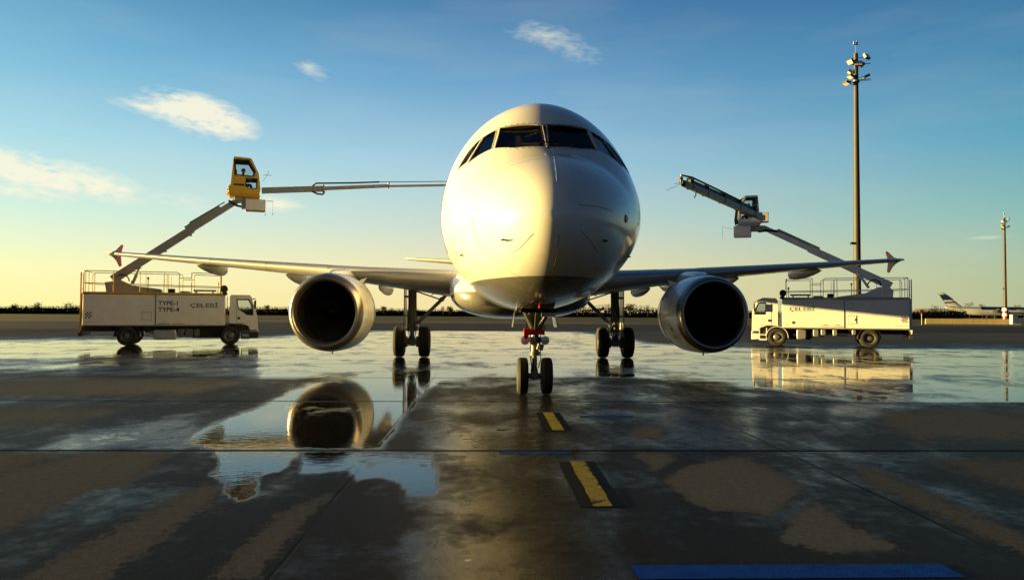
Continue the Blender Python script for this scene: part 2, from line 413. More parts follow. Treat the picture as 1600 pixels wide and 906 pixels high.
aw = N('ShaderNodeAttribute', attribute_name='wet').outputs['Fac']; ad = N('ShaderNodeAttribute', attribute_name='dry').outputs['Fac']
mp = N('ShaderNodeMapping'); mp.inputs['Scale'].default_value = (1, .55, 1); L(geo, mp.inputs[0])
n1 = noi(1.3, 7, .62, mp.outputs[0]); n2 = noi(6, 8, .7); n3 = noi(.35, 4, .5); nfine = noi(45, 6, .7); nmid = noi(14, 6, .65)
wetn = mth('ADD', aw, mth('MULTIPLY', mth('SUBTRACT', n1, .5), .85)); wetn = mth('ADD', wetn, mth('MULTIPLY', mth('SUBTRACT', n2, .5), .55)); wetn = mth('ADD', wetn, mth('MULTIPLY', mth('SUBTRACT', n3, .5), .75))
puddle = sstep(wetn, .70, .82)
film = sstep(wetn, .38, .74)
dryn = mth('ADD', ad, mth('MULTIPLY', mth('SUBTRACT', n2, .5), 1.3)); dryn = mth('ADD', dryn, mth('MULTIPLY', mth('SUBTRACT', nmid, .5), 1.1)); dryn = mth('ADD', dryn, mth('MULTIPLY', mth('SUBTRACT', n1, .5), .6))
dryn = mth('ADD', dryn, mth('MULTIPLY', mth('SUBTRACT', nfine, .5), .9))
dry = mth('MULTIPLY', sstep(dryn, .44, .55), mth('SUBTRACT', 1.0, puddle))
dry = mth('MULTIPLY', dry, mth('ADD', mth('MULTIPLY', ad, .45), .55, clamp=True))
# joints between the slabs
def joint(v, off, hw):
    f = mth('ABSOLUTE', mth('SUBTRACT', mth('FRACT', mth('ADD', mth('DIVIDE', mth('SUBTRACT', v, off), SLAB), .5)), .5))
    return mth('SUBTRACT', 1.0, sstep(mth('MULTIPLY', f, SLAB), hw*.6, hw*1.5))
wob = mth('MULTIPLY', mth('SUBTRACT', noi(.8, 3), .5), .05)
jt = mth('MAXIMUM', mth('MULTIPLY', joint(mth('ADD', GX, wob), -1.38, .013), mth('MULTIPLY', sstep(n3, .35, .60), mth('SUBTRACT', .7, mth('MULTIPLY', puddle, .5)))), joint(mth('ADD', GY, wob), 9.3, .040))
# per slab tone
fx = mth('FLOOR', mth('DIVIDE', mth('SUBTRACT', GX, -1.38), SLAB)); fy = mth('FLOOR', mth('DIVIDE', mth('SUBTRACT', GY, 9.3), SLAB))
cb = N('ShaderNodeCombineXYZ'); L(fx, cb.inputs[0]); L(fy, cb.inputs[1]); wn = N('ShaderNodeTexWhiteNoise'); L(cb.outputs[0], wn.inputs[0])
tone = mth('ADD', .82, mth('MULTIPLY', wn.outputs[0], .36))
cdamp = mixc(nmid, (.012, .0115, .011), (.024, .022, .020)); cdry = mixc(nmid, (.048, .052, .058), (.165, .178, .202))
c = mixc(dry, cdamp, cdry); c = mixc(mth('MULTIPLY', sstep(nfine, .55, .75), mth('ADD', .25, mth('MULTIPLY', dry, .5))), c, (.02, .018, .016))
c = mixc(1.0, c, tone, 'MULTIPLY'); c = mixc(mth('MULTIPLY', puddle, .6), c, (.012, .012, .012)); c = mixc(jt, c, (.004, .004, .004))
L(c, B.inputs['Base Color'])
rg = mth('ADD', .46, mth('MULTIPLY', mth('SUBTRACT', nmid, .5), .25)); 
def mixf(f, a, b):
    n = N('ShaderNodeMix', data_type='FLOAT')
    for i, v in ((0, f), (2, a), (3, b)):
        if isinstance(v, (int, float)): n.inputs[i].default_value = v
        else: L(v, n.inputs[i])
    return n.outputs[0]
rg = mixf(film, rg, .2); rg = mixf(dry, rg, .85); rg = mixf(puddle, rg, .010); rg = mixf(jt, rg, .8)
L(rg, B.inputs['Roughness'])
spc = mixf(film, .05, .22); spc = mixf(dry, spc, .03); spc = mixf(puddle, spc, .42); spc = mixf(jt, spc, .05); L(spc, B.inputs['Specular IOR Level']); B.inputs['IOR'].default_value = 1.27
mp2 = N('ShaderNodeMapping'); mp2.inputs['Scale'].default_value = (1, 1.6, 1); L(geo, mp2.inputs[0])
rip = noi(5.0, 3, .5, mp2.outputs[0], 1.0)
hgt = mixf(puddle, mth('MULTIPLY', mth('ADD', nfine, mth('MULTIPLY', nmid, 1.5)), .0016), mth('MULTIPLY', rip, .0009))
hgt = mixf(jt, hgt, -.004)
bp = N('ShaderNodeBump'); bp.inputs['Distance'].default_value = 1.0; bp.inputs['Strength'].default_value = 1.0; L(hgt, bp.inputs['Height']); L(bp.outputs[0], B.inputs['Normal'])

def sheet(name, x0, x1, y0, y1, z, m_, kind='structure', thick=0):
    mb = MB()
    mb.add([(x0, y0, z), (x1, y0, z), (x1, y1, z), (x0, y1, z)], [(0, 1, 2, 3)])
    o = mb.build(name, m_, smooth=False); o['kind'] = kind; return o
M_grass = mat('far_grass', (.085, .080, .022), .9, spec=.1, var=.4, vscale=.05)
M_dirt = mat('gravel_verge', (.13, .115, .09), .9, spec=.1, var=.2, vscale=.3)
M_tarmac = mat('taxiway_asphalt', (.028, .030, .030), .85, spec=.08, var=.25, vscale=.08)
M_oldconc = mat('old_concrete', (.062, .054, .046), .9, spec=.1, var=.25, vscale=.15)
sheet('ground', -6000, 6000, -400, 9000, -.016, M_grass)
sheet('far_apron', -900, 900, -200, 64, -.012, M_oldconc)
sheet('taxiway', -900, 900, 66.0, 109, -.008, M_tarmac)
sheet('gravel_verge', -900, 900, 109, 128, -.012, M_dirt)
sheet('taxiway_edge_line', 20, 900, 65.2, 66.6, -.004, mat('pale_line_paint', (.30, .28, .22), .8, spec=.1, var=.2, vscale=.5))

# painted marks on the apron, real strips of paint 4 mm up
M_ypaint = mat('yellow_road_paint', (.27, .225, .02), .6, spec=.12, var=.3, vscale=9, bump=.3, bscale=60)
M_bpaint = mat('black_road_paint', (.006, .006, .006), .6, spec=.06, var=.3, vscale=8)
M_blue = mat('blue_road_paint', (.003, .045, .30), .6, spec=.04, var=.35, vscale=8, bump=.3, bscale=60)
def chipped(m_, amount):
    global t
    t = m_.node_tree; b_ = t.nodes['Principled BSDF']; src = b_.inputs['Base Color'].links[0].from_socket
    g_ = N('ShaderNodeNewGeometry').outputs['Position']; a_ = noi(16, 8, .75, g_); c_ = noi(3, 3, .5, g_)
    f_ = sstep(mth('ADD', a_, mth('MULTIPLY', mth('SUBTRACT', c_, .5), .5)), amount, amount+.05)
    L(mixc(f_, src, (.018, .017, .016)), b_.inputs['Base Color'])
chipped(M_ypaint, .57); chipped(M_blue, .68)
AX = .97
def rough_strip(mb, x0, x1, y0, y1, z, m_=0, n=26, jit=.008):
    pts = []
    for k in range(n+1): pts.append((x0+random.uniform(-jit, jit), y0+(y1-y0)*k/n))
    top = []
    for k in range(n+1): top.append((x1+random.uniform(-jit, jit), y0+(y1-y0)*k/n))
    for k in range(n):
        a, b, c_, d = pts[k], top[k], top[k+1], pts[k+1]
        mb.add([(a[0], a[1], z), (b[0], b[1], z), (c_[0], c_[1], z), (d[0], d[1], z)], [(0, 1, 2, 3)], m_)
for i, (a, b) in enumerate([(2.35, 4.38), (6.62, 8.62), (10.85, 12.8)]):
    mb = MB(); rough_strip(mb, AX+.05-.20, AX+.05+.20, a, b, .004, 0); rough_strip(mb, AX+.05-.085, AX+.05+.085, a+.01, b-.01, .008, 1)
    o = mb.build('centreline_dash', [M_bpaint, M_ypaint], smooth=False); struct(o)
mb = MB(); rough_strip(mb, .97, 3.1, 4.84, 5.10, .0045, 0, 3, .006); struct(mb.build('blue_floor_line', M_blue, smooth=False))
mb = MB(); rough_strip(mb, .15, 1.0, 9.10, 9.24, .0045, 0, 3, .006); struct(mb.build('blue_floor_line', M_blue, smooth=False))
mb = MB(); rough_strip(mb, 1.5, 2.4, 12.25, 12.42, .0045, 0, 3, .006); struct(mb.build('blue_floor_line', M_blue, smooth=False))

# ------------------------------------------------------------------ aircraft (local: x across, y = distance aft of nose, z up)
A = root('airliner', 'white twin-engine passenger jet facing the camera on the wet apron', 'aircraft', (AX, 10.6, 0))
HC = 3.80
TOP = [(0, 3.10), (.25, 3.55), (.6, 3.80), (1.0, 4.02), (1.4, 4.20), (1.7, 4.33), (2.0, 4.56), (2.3, 4.79), (2.6, 5.00), (3.0, 5.31), (3.5, 5.60), (4.2, 5.80), (5.0, 5.86), (6.0, 5.87), (28, 5.87), (32, 5.84), (37.4, 5.55)]
BOT = [(0, 3.10), (.25, 2.62), (.6, 2.40), (1.0, 2.24), (2.0, 2.01), (3.0, 1.87), (4.0, 1.78), (5.0, 1.74), (6.0, 1.73), (24.0, 1.73), (26, 1.88), (28, 2.25), (30, 2.78), (32, 3.36), (34, 3.96), (37.4, 5.05)]
WID = [(0, 0.0), (.25, .56), (.6, .87), (1.0, 1.12), (1.5, 1.36), (2.0, 1.55), (2.6, 1.71), (3.3, 1.81), (4.2, 1.90), (5.2, 1.955), (6.0, 1.97), (26, 1.975), (30, 1.72), (34, 1.05), (37.4, .25)]
ZM = [(0, 3.10), (.5, 3.13), (1.5, 3.24), (3, 3.42), (5, 3.58), (8.0, 3.76), (12, 3.80), (26, 3.80), (37.4, 5.2)]
def ring(s, n=128):
    zt, zb, wd, zm = interp(TOP, s), interp(BOT, s), interp(WID, s), interp(ZM, s); zm = min(max(zm, zb+(zt-zb)*.35), zb+(zt-zb)*.6)
    # the cockpit crown is a little narrower above the windows
    k = max(0, 1-abs(s-3.2)/3.2); e = 2.0-.08*k
    r = []
    for i in range(n):
        a = 2*pi*i/n; cx, sz = cos(a), sin(a)
        if sz >= 0: x = wd*math.copysign(abs(cx)**(2/e), cx); z = zm+(zt-zm)*abs(sz)**(2/e)
        else: x = wd*cx; z = zm+(zm-zb)*sz
        r.append(Vector((x, s, z)))
    return r
sts = [.004, .012, .025, .045, .07, .1, .14, .19, .25, .32, .4, .5, .6, .7, .8, .9]+[1+.1*i for i in range(50)]+[6.2, 6.6, 7, 8, 10, 12, 14, 17, 20, 22, 24, 24.5, 25, 25.5]+[26+.5*i for i in range(23)]+[37.4]
mb = MB(); mb.loft([ring(s) for s in sts], 0, True); fme = mb.mesh('fuselage', [])
bvh = BVHTree.FromPolygons([v.co[:] for v in fme.vertices], [p.vertices[:] for p in fme.polygons])
AO = Vector((AX, 10.6, 0))
def hit(px, py):
    p, n, i, d = bvh.ray_cast(CAM-AO, ray(px, py)); return p, n
def pane_pts(pxs): return [hit(*q)[0] for q in pxs]
P1 = pane_pts([(781.5, 200.5), (853.5, 195.8), (856.5, 230), (803, 231.5), (773.2, 232)])
P2 = pane_pts([(775.3, 203.6), (768, 233), (730.5, 256.6), (756, 214.5)])
P3 = pane_pts([(753.6, 215.6), (741, 236), (729, 254.5), (714.5, 267), (731, 239), (744, 224)])
def mirr(P): return [Vector((-p.x, p.y, p.z)) for p in P]
panes = [(P1, M_cockglass), (mirr(P1), M_cockglass), (P2, M_sideglass), (mirr(P2), M_sideglass), (P3, M_sideglass), (mirr(P3), M_sideglass)]
def pnorm(P):
    n = Vector((0, 0, 0))
    for i in range(len(P)): n += P[i].cross(P[(i+1) % len(P)])
    n.normalize(); c = sum(P, Vector())/len(P)
    if n.dot(c-Vector((0, 3.6, 3.9))) < 0: n = -n
    return n, c
cutters = []
mb = MB(); mb.loft([[Vector((x*k, y, z)) for x, z in ((-1.15, 3.3), (1.15, 3.3), (1.15, min(4.45, zt_)), (.74, zt_), (-.74, zt_), (-1.15, min(4.45, zt_)))] for y, k, zt_ in ((2.15, .80, 4.36), (2.6, .92, 4.72), (3.0, 1.0, 5.0), (4.6, 1.12, 5.1))], 0, True)
cutters.append(mb.mesh('c', []))
for P, g in panes:
    n, c = pnorm(P); mb = MB(); k = len(P)
    mb.loft([[p+n*.12 for p in P], [p-n*.9 for p in P]], 0, True); cutters.append(mb.mesh('c', []))
fus = cut(fme, cutters)
# fuselage paint: white, grey below the belly line, fine seams and grime
def paint_mat(name, base, seams):
    global t, geo, B
    m_ = bpy.data.materials.new(name); m_.use_nodes = True; t = m_.node_tree; B = t.nodes['Principled BSDF']
    geo = N('ShaderNodeTexCoord').outputs['Object']
    s_ = N('ShaderNodeSeparateXYZ'); L(geo, s_.inputs[0])
    wob = mth('MULTIPLY', mth('SUBTRACT', noi(.6, 2), .5), .02)
    bel = sstep(mth('ADD', s_.outputs[2], wob), 2.255, 2.245)
    bel = mth('SUBTRACT', 1.0, sstep(mth('ADD', s_.outputs[2], wob), 2.245, 2.26))
    mpv = N('ShaderNodeMapping'); mpv.inputs['Scale'].default_value = (1, 1, .25); L(geo, mpv.inputs[0])
    g1 = noi(3, 8, .7, mpv.outputs[0]); g2 = noi(.8, 4, .5)
    c_ = mixc(sstep(g1, .45, .85), base, tuple(x*.86 for x in base)); c_ = mixc(sstep(g2, .4, .8), c_, tuple(x*.94 for x in base))
    c_ = mixc(bel, c_, mixc(g1, (.13, .13, .13), (.18, .18, .175)))
    if seams:
        for v, ps, hw in ((s_.outputs[1], seams, .0045),):
            for p_ in ps:
                d_ = mth('ABSOLUTE', mth('SUBTRACT', v, p_)); hw = .007; c_ = mixc(mth('MULTIPLY', mth('SUBTRACT', 1.0, sstep(d_, hw*.5, hw*1.6)), .75), c_, (.10, .10, .10))
    L(c_, B.inputs['Base Color'])
    r_ = mth('ADD', .20, mth('MULTIPLY', sstep(g1, .4, .8), .12)); L(r_, B.inputs['Roughness'])
    B.inputs['Coat Weight'].default_value = .5; B.inputs['Coat Roughness'].default_value = .08
    b_ = N('ShaderNodeBump'); b_.inputs['Distance'].default_value = .004; b_.inputs['Strength'].default_value = .06; L(noi(1.6, 3, .5), b_.inputs['Height']); L(b_.outputs[0], B.inputs['Normal'])
    return m_
M_fus = paint_mat('fuselage_white', (.78, .78, .77), (1.22, 3.9, 5.9, 8.6, 11.3))
M_fair = paint_mat('fairing_white', (.74, .74, .73), ())
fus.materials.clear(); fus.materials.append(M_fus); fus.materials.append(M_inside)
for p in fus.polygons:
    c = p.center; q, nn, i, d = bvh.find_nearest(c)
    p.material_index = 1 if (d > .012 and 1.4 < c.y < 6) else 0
fuselage = link('fuselage', fus, A, True, 50)
for P, g in panes:
    n, c = pnorm(P); mb = MB(); Q = [p-n*.02 for p in P]; k = len(Q)
    mb.loft([Q, [p-n*.012 for p in Q]], 0, True)
    mb.build('cockpit_window', g, fuselage, smooth=False)
    # seal round the pane, following the skin, and its screws
    mb = MB(); e_in = []; e_out = []
    dense = []
    for i in range(k):
        a, b = P[i], P[(i+1) % k]; st = max(3, int((b-a).length/.05))
        for j in range(st): dense.append(a.lerp(b, j/st))
    rings = []
    for i, p in enumerate(dense):
        tt = (dense[(i+1) % len(dense)]-dense[i-1]).normalized(); o_ = tt.cross(n).normalized()
        if o_.dot(p-c) < 0: o_ = -o_
        def sk(x_):
            q, nn, _, _ = bvh.find_nearest(x_); return q, nn
        q1, m1 = sk(p); q2, m2 = sk(p+o_*.016)
        if nn.dot(n) < 0: pass
        m1 = m1 if m1.dot(n) > 0 else -m1
        rings.append([q1-m1*.02, q1+m1*.005, q2+m1*.005, q2-m1*.01])
    mb.loft(rings+[rings[0]], 0)
    if g is M_cockglass:
        for i, p in enumerate(dense):
            if i % 2: continue
            tt = (dense[(i+1) % len(dense)]-dense[i-1]).normalized(); o_ = tt.cross(n).normalized()
            if o_.dot(p-c) < 0: o_ = -o_
            q, nn, _, _ = bvh.find_nearest(p+o_*.04); nn = nn if nn.dot(n) > 0 else -nn
            mb.cyl(q-nn*.004, q+nn*.005, .011, .009, 6, 1)
    mb.build('window_seal', [mat('window_seal_grey', (.42, .42, .41), .5), M_black] if 'MSEAL' not in globals() else MSEAL, fuselage, smooth=False)
    if 'MSEAL' not in globals(): MSEAL = [bpy.data.materials['window_seal_grey'], M_black]
# wipers
for sgn in (-1, 1):
    n, c = pnorm(P1 if sgn < 0 else mirr(P1)); b0 = (P1 if sgn < 0 else mirr(P1))
    mb = MB(); a = b0[2]+n*.03; bq = b0[3].lerp(b0[2], .1)+n*.03
    mb.tube([b0[2]-n*.02+Vector((0, -.05, -.05)), b0[2]+n*.04, b0[2].lerp(b0[1], .12)+n*.05, b0[3].lerp(b0[0], .05).lerp(b0[2], .25)+n*.03], .012, 6)
    mb.beam(b0[2].lerp(b0[3], .25)+n*.025+Vector((0, 0, .03)), b0[3].lerp(b0[2], .2)+n*.025+Vector((0, 0, .02))+Vector((0, 0, .02)), .02, .03)
    mb.build('windscreen_wiper', M_black, fuselage)
# probes, red light, hatches and the small marks on the nose
def skin_at(px, py):
    p, n_ = hit(px, py); return p, (n_ if n_.dot(ray(px, py)) < 0 else -n_)
for sgn in (-1, 1):
    for px, py, sz_ in ((787, 374, .5), (722, 398, .35)):
        p, n_ = skin_at(px, py); p.x *= -sgn if sgn > 0 else 1; n_ = Vector((-n_.x if sgn > 0 else n_.x, n_.y, n_.z))
        mb = MB(); mb.tube([p-n_*.01, p+n_*.06*sz_, p+n_*.10*sz_+Vector((0, -.10, .01))*sz_, p+n_*.10*sz_+Vector((0, -.2, .015))*sz_], [.018, .018, .013, .008], 8); mb.build('pitot_probe', M_black, fuselage)
for px, py in ((745, 330), (737, 345), (741, 362), (700, 345)):
    p, n_ = skin_at(px, py); u_ = n_.cross(Vector((0, 0, 1))).normalized(); v_ = u_.cross(n_)
    mb = MB(); hw, hh = .07, .045; r_ = []
    for i in range(16): a = 2*pi*i/16; q, _, _, _ = bvh.find_nearest(p+u_*cos(a)*hw+v_*sin(a)*hh); r_.append(q)
    mb.loft([[q+n_*.002 for q in r_], [q+n_*.004 for q in r_]], 0); mb.tube([q+n_*.003 for q in r_]+[r_[0]+n_*.003], .0025, 5)
    mb.build('access_panel', M_wing, fuselage)
def seam(pxs, r_=.004, name='skin_seam', m_=M_steel):
    pts = []
    for i in range(len(pxs)-1):
        for j in range(8):
            a, b = pxs[i], pxs[i+1]; p, n_ = skin_at(a[0]+(b[0]-a[0])*j/8, a[1]+(b[1]-a[1])*j/8); pts.append(p+n_*.001)
    mb = MB(); mb.tube(pts, r_, 5); return mb.build(name, m_, fuselage)
seam([(866, 245), (869, 265), (871, 285)], .006, 'lightning_strip', M_chrome)
seam([(873, 366), (870, 400), (865, 420)], .006, 'lightning_strip', M_chrome)
seam([(833, 365), (812, 388), (797, 396)], .004); seam([(908, 360), (925, 380), (934, 397)], .004)
seam([(905, 320), (935, 323), (960, 331)], .004)
p, n_ = skin_at(978, 342); mb = MB(); mb.cyl(p-n_*.01, p+n_*.012, .07, .06, 12); mb.build('static_port', M_black, fuselage)
# front passenger doors (outline) far side of the nose
for sgn in (-1, 1):
    mb = MB(); pts = []
    for i in range(41):
        a = i/40*4; k = int(a) % 4; f = a-int(a)
        cs = [(4.35, 2.75), (5.15, 2.75), (5.15, 4.55), (4.35, 4.55)]; x0, z0 = cs[k]; x1, z1 = cs[(k+1) % 4]; s_, z_ = x0+(x1-x0)*f, z0+(z1-z0)*f
        q, nn, _, _ = bvh.find_nearest(Vector((sgn*2.1, s_, z_))); pts.append(q+Vector((sgn*.002, 0, 0)))
    mb.tube(pts, .008, 5); mb.build('cabin_door', M_steel, fuselage)
mb = MB(); mb.prism([(-.015, 5.83), (.015, 5.83), (.008, 6.12), (-.008, 6.12)], 5.2, 5.45); mb.build('blade_antenna', M_fair, fuselage)
mb = MB(); mb.prism([(-.012, 5.70), (.012, 5.70), (.006, 5.86), (-.006, 5.86)], 4.3, 4.42); mb.build('blade_antenna', M_fair, fuselage)
mb = MB(); mb.tube([(-.02, 2.9, 1.92), (-.3, 2.75, 1.80), (-.48, 2.8, 1.70)], .011, 6); mb.cyl((-.48, 2.8, 1.72), (-.5, 2.8, 1.62), .02, .03, 8); mb.build('hose_fitting', M_black, fuselage)
mb = MB(); mb.cyl((0, 3.6, 1.84), (0, 3.6, 1.77), .03, .02, 10); mb.build('underside_stub', M_redlamp, fuselage)  # small red light under the nose, not a drain
# belly fairing
mb = MB(); rs = []
for s, wd, zb, zt in ((10.2, 1.2, 1.78, 2.3), (10.6, 1.75, 1.66, 2.55), (11.3, 2.0, 1.56, 2.8), (12.3, 2.13, 1.50, 3.1), (14, 2.18, 1.47, 3.15), (17, 2.18, 1.47, 3.15), (19.5, 2.12, 1.50, 3.0), (21, 1.9, 1.60, 2.7), (22, 1.3, 1.72, 2.3)):
    r = []
    zm = zb+(zt-zb)*.55
    for i in range(48):
        a = 2*pi*i/48; e = 2.7; cx, sz = cos(a), sin(a)
        x = wd*math.copysign(abs(cx)**(2/e), cx); z = zm+((zt-zm) if sz > 0 else (zm-zb))*math.copysign(abs(sz)**(2/e), sz)
        r.append(Vector((x, s, z)))
    rs.append(r)
mb.loft(rs, 0, True); mb.build('belly_fairing', M_fair, A, ang=60)
# wings
def airfoil(t_, n=18):
    xs = [(1-cos(pi*i/n))/2 for i in range(n+1)]
    def yt(x): return 5*t_*(.2969*sqrt(x)-.126*x-.3516*x*x+.2843*x**3-.1015*x**4)
    up = [(x, yt(x)*.9+.02*sin(pi*x)) for x in xs]; lo = [(x, -yt(x)*1.1+.008*sin(pi*x)+.02*max(0, x-.6)) for x in xs]
    return up[::-1]+lo[1:-1]
SEC = [(1.3, 12.85, 5.9, 2.68, .15, 4.0), (1.95, 13.2, 5.6, 2.71, .15, 4.0), (2.6, 13.55, 5.3, 2.765, .145, 3.7), (4.2, 14.43, 4.6, 2.90, .135, 3.0), (6.4, 15.63, 3.75, 3.10, .12, 2.0), (9.5, 17.32, 3.0, 3.375, .112, 1.2), (13, 19.22, 2.2, 3.69, .11, .5), (16.6, 21.15, 1.5, 4.02, .105, 0), (16.85, 21.3, 1.35, 4.04, .09, 0)]
def wingring(sec, sg, n=18):
    x, le, ch, z, t_, inc = sec; af = airfoil(t_, n); ci, si = cos(R(inc)), sin(R(inc))
    return [Vector((sg*x, le+(u*ci+v*si)*ch, z+(-u*si+v*ci)*ch)) for u, v in af]
def secat(x):
    for i in range(len(SEC)-1):
        if x <= SEC[i+1][0]:
            f = (x-SEC[i][0])/(SEC[i+1][0]-SEC[i][0]); return tuple(a+(b-a)*f for a, b in zip(SEC[i], SEC[i+1]))
    return SEC[-1]
for sg in (-1, 1):
    xs = [1.3, 1.95, 2.6, 3.4, 4.2, 5.3, 6.4, 7.4, 8.4, 9.5, 10.6, 11.8, 13, 14.2, 15.4, 16.6, 16.85]
    mb = MB(); rs = [wingring(secat(x), sg) for x in xs]; mb.loft(rs, 0, True)
    me_ = mb.mesh('wing', [M_wing]); wg = link('wing', me_, A, ang=60)
    # slats: a skin 4 mm proud over the leading edge, in sections with gaps
    for (x0, x1) in ((2.35, 4.95), (6.55, 9.05), (9.09, 11.55), (11.59, 14.0), (14.04, 16.4)):
        mb = MB(); rr = []
        for x in sorted({x0, x1} | {q_ for q_ in xs if x0 < q_ < x1}):
            sc = secat(x); n_ = 18; af = airfoil(sc[4], n_); ch = sc[2]; ci, si = cos(R(sc[5])), sin(R(sc[5]))
            sel = af[n_-6:n_+5]; r = []
            for k, (u, v) in enumerate(sel):
                a = Vector(sel[max(k-1, 0)]); b = Vector(sel[min(k+1, len(sel)-1)]); tt = (b-a).normalized(); nn = Vector((tt.y, -tt.x))
                if nn.dot(Vector((u-.15, v))) < 0: nn = -nn
                uu, vv = u+nn.x*.004/ch, v+nn.y*.004/ch
                r.append(Vector((sg*x, sc[1]+(uu*ci+vv*si)*ch, sc[3]+(-uu*si+vv*ci)*ch)))
            rr.append(r)
        mb.loft(rr, 0, closed=False)
        mb.build('slat', M_slat, wg, ang=60)
    # control surface gaps on the underside and flap fairings
    for x, length, h, wdt in ((4.9, 2.9, .46, .40), (8.4, 3.1, .50, .38), (12.1, 2.9, .46, .36)):
        sc = secat(x); te = sc[1]+sc[2]; z0 = sc[3]-sc[2]*sin(R(sc[5]))-.05
        prof = [(-.62, .02), (-.5, .3), (-.35, .55), (-.15, .80), (.05, .95), (.22, 1.0), (.36, .97), (.42, .80), (.44, .5)]
        rs = []
        for f, k in prof:
            cy = te-.75+f*length; rs.append([Vector((sg*x+cos(a)*wdt/2*k, cy, z0-.13+.02*f+sin(a)*h*.62*k)) for a in [2*pi*i/16 for i in range(16)]])
        mb = MB(); mb.loft(rs, 0, True); mb.build('flap_track_fairing', M_wing, wg, ang=60)
    x, le, ch, z = 16.9, 21.3, 1.35, 4.04
    mb = MB(); pts = [(le-.05, z), (le+.4, z+.06), (le+.85, z+.17), (le+1.35, z+.46), (le+1.48, z+.46), (le+1.30, z+.10), (le+1.28, z-.08), (le+1.36, z-.46), (le+1.2, z-.50), (le+.95, z-.27), (le+.65, z-.13), (le+.3, z-.05)]
    vs_ = [Vector((sg*(x-.02+abs(zz-z)*.12), yy, zz)) for yy, zz in pts]; vs_ = [Vector((sg*16.88, v.y, v.z)) for v in vs_]; vs2 = [v+Vector((sg*.035, 0, 0)) for v in vs_]
    mb.loft([vs_, vs2], 0, True); mb.build('wingtip_fence', M_fence, wg, smooth=False)
    mb = MB(); mb.cyl((sg*16.6, 21.12, 4.03), (sg*16.95, 21.42, 4.05), .06, .04, 10); mb.build('navigation_light', M_lampglass, wg)
    # engine
    EX, EY, EZ = sg*5.75, 11.6, 1.66
    eng = None
    mb = MB(); outer = [(.30, 1.145), (.5, 1.17), (.9, 1.20), (1.5, 1.215), (2.2, 1.20), (2.8, 1.13), (3.25, 1.03), (3.3, .97), (3.0, .93)]
    mb.lathe(outer, 'y', (EX, EY, EZ), 72, 0)
    core = [(2.6, .80), (3.2, .74), (3.9, .60), (4.4, .48), (4.4, .40), (4.9, .25), (5.2, .03)]
    mb.lathe(core, 'y', (EX, EY, EZ), 48, 1)
    for k in range(8): pass
    eng = mb.build('engine_nacelle', [M_nac, M_steel], A, ang=40)
    lip = [(.30, 1.147), (.16, 1.118), (.06, 1.075), (.015, 1.035), (0, 1.0), (.01, .965), (.05, .935), (.14, .905), (.25, .888)]
    mb = MB(); mb.lathe(lip, 'y', (EX, EY, EZ), 96, 0); mb.build('intake_lip', M_lip, eng, ang=60)
    mb = MB(); mb.lathe([(.25, .889), (.6, .872), (1.0, .88), (1.2, .885), (1.22, .0001)], 'y', (EX, EY, EZ), 72, 0); mb.build('intake_duct', M_liner, eng)
    mb = MB()
    for k in range(36):
        a = 2*pi*k/36
        for_ = []
        for r_, tw, cw in ((.22, .25, .10), (.5, .6, .15), (.87, 1.05, .19)):
            c_ = Vector((cos(a)*r_, 0, sin(a)*r_)); tg = Vector((-sin(a), 0, cos(a)))
            d_ = tg*sin(tw)+Vector((0, 1, 0))*cos(tw); for_.append((c_-d_*cw/2, c_+d_*cw/2))
        for i in range(2):
            o_ = Vector((EX, EY+1.08, EZ)); th = Vector((0, .006, 0))
            mb.add([o_+for_[i][0], o_+for_[i][1], o_+for_[i+1][1], o_+for_[i+1][0]], [(0, 1, 2, 3)])
    mb.build('fan', M_fan, eng, smooth=False)
    mb = MB(); mb.lathe([(.70, .001), (.74, .04), (.85, .11), (1.0, .19), (1.08, .235), (1.2, .24)], 'y', (EX, EY, EZ), 32, 0); mb.build('spinner', M_fan, eng)
    # nacelle strake, vents, drain, seam lines
    for s2 in (-1, 1):
        mb = MB(); a = R(52); ox = Vector((cos(a)*s2, 0, sin(a)))
        b0 = Vector((EX, EY+1.5, EZ))+ox*1.205; b1 = Vector((EX, EY+2.5, EZ))+ox*1.18
        mb.add([b0, b1, b1+ox*.22, b0+ox*.10+Vector((0, .45, 0)), b0+Vector((0, 0, .012)), b1+Vector((0, 0, .012)), b1+ox*.22+Vector((0, 0, .012)), b0+ox*.10+Vector((0, .45, .012))], [(0, 1, 2, 3), (7, 6, 5, 4), (0, 4, 5, 1), (1, 5, 6, 2), (2, 6, 7, 3), (3, 7, 4, 0)])
        if s2 == -sg: mb.build('strake', M_nac, eng, smooth=False)
    for (ang_, yy, hh, ww) in ((203, .95, .11, .13), (216, .97, .07, .09)):
        a = R(ang_) ; T_ = Matrix.Translation((EX, EY+yy, EZ)) @ Matrix.Rotation(-a, 4, 'Y')
        mb = MB(); mb.box(1.195, 1.212, -ww/2, ww/2, -hh/2, hh/2, T=T_); mb.build('cowl_vent', M_black, eng, smooth=False)
    mb = MB()
    for yy in (.95, 2.15): mb.lathe([(yy-.006, 1.203), (yy-.004, 1.2175 if yy > 2 else 1.2045), (yy+.004, 1.2175 if yy > 2 else 1.2055), (yy+.006, 1.203)], 'y', (EX, EY, EZ), 72)
    mb.build('cowl_joint', M_steel, eng)
    mb = MB(); mb.cyl((EX, EY+1.2, EZ-1.19), (EX, EY+1.23, EZ-1.29), .03, .02, 8); mb.build('underside_stub', M_steel, eng)
    for o_e in [eng]+list(eng.children):
        for v in o_e.data.vertices: v.co.x = EX+(v.co.x-EX)*.955
    # pylon
    mb = MB(); rs = []
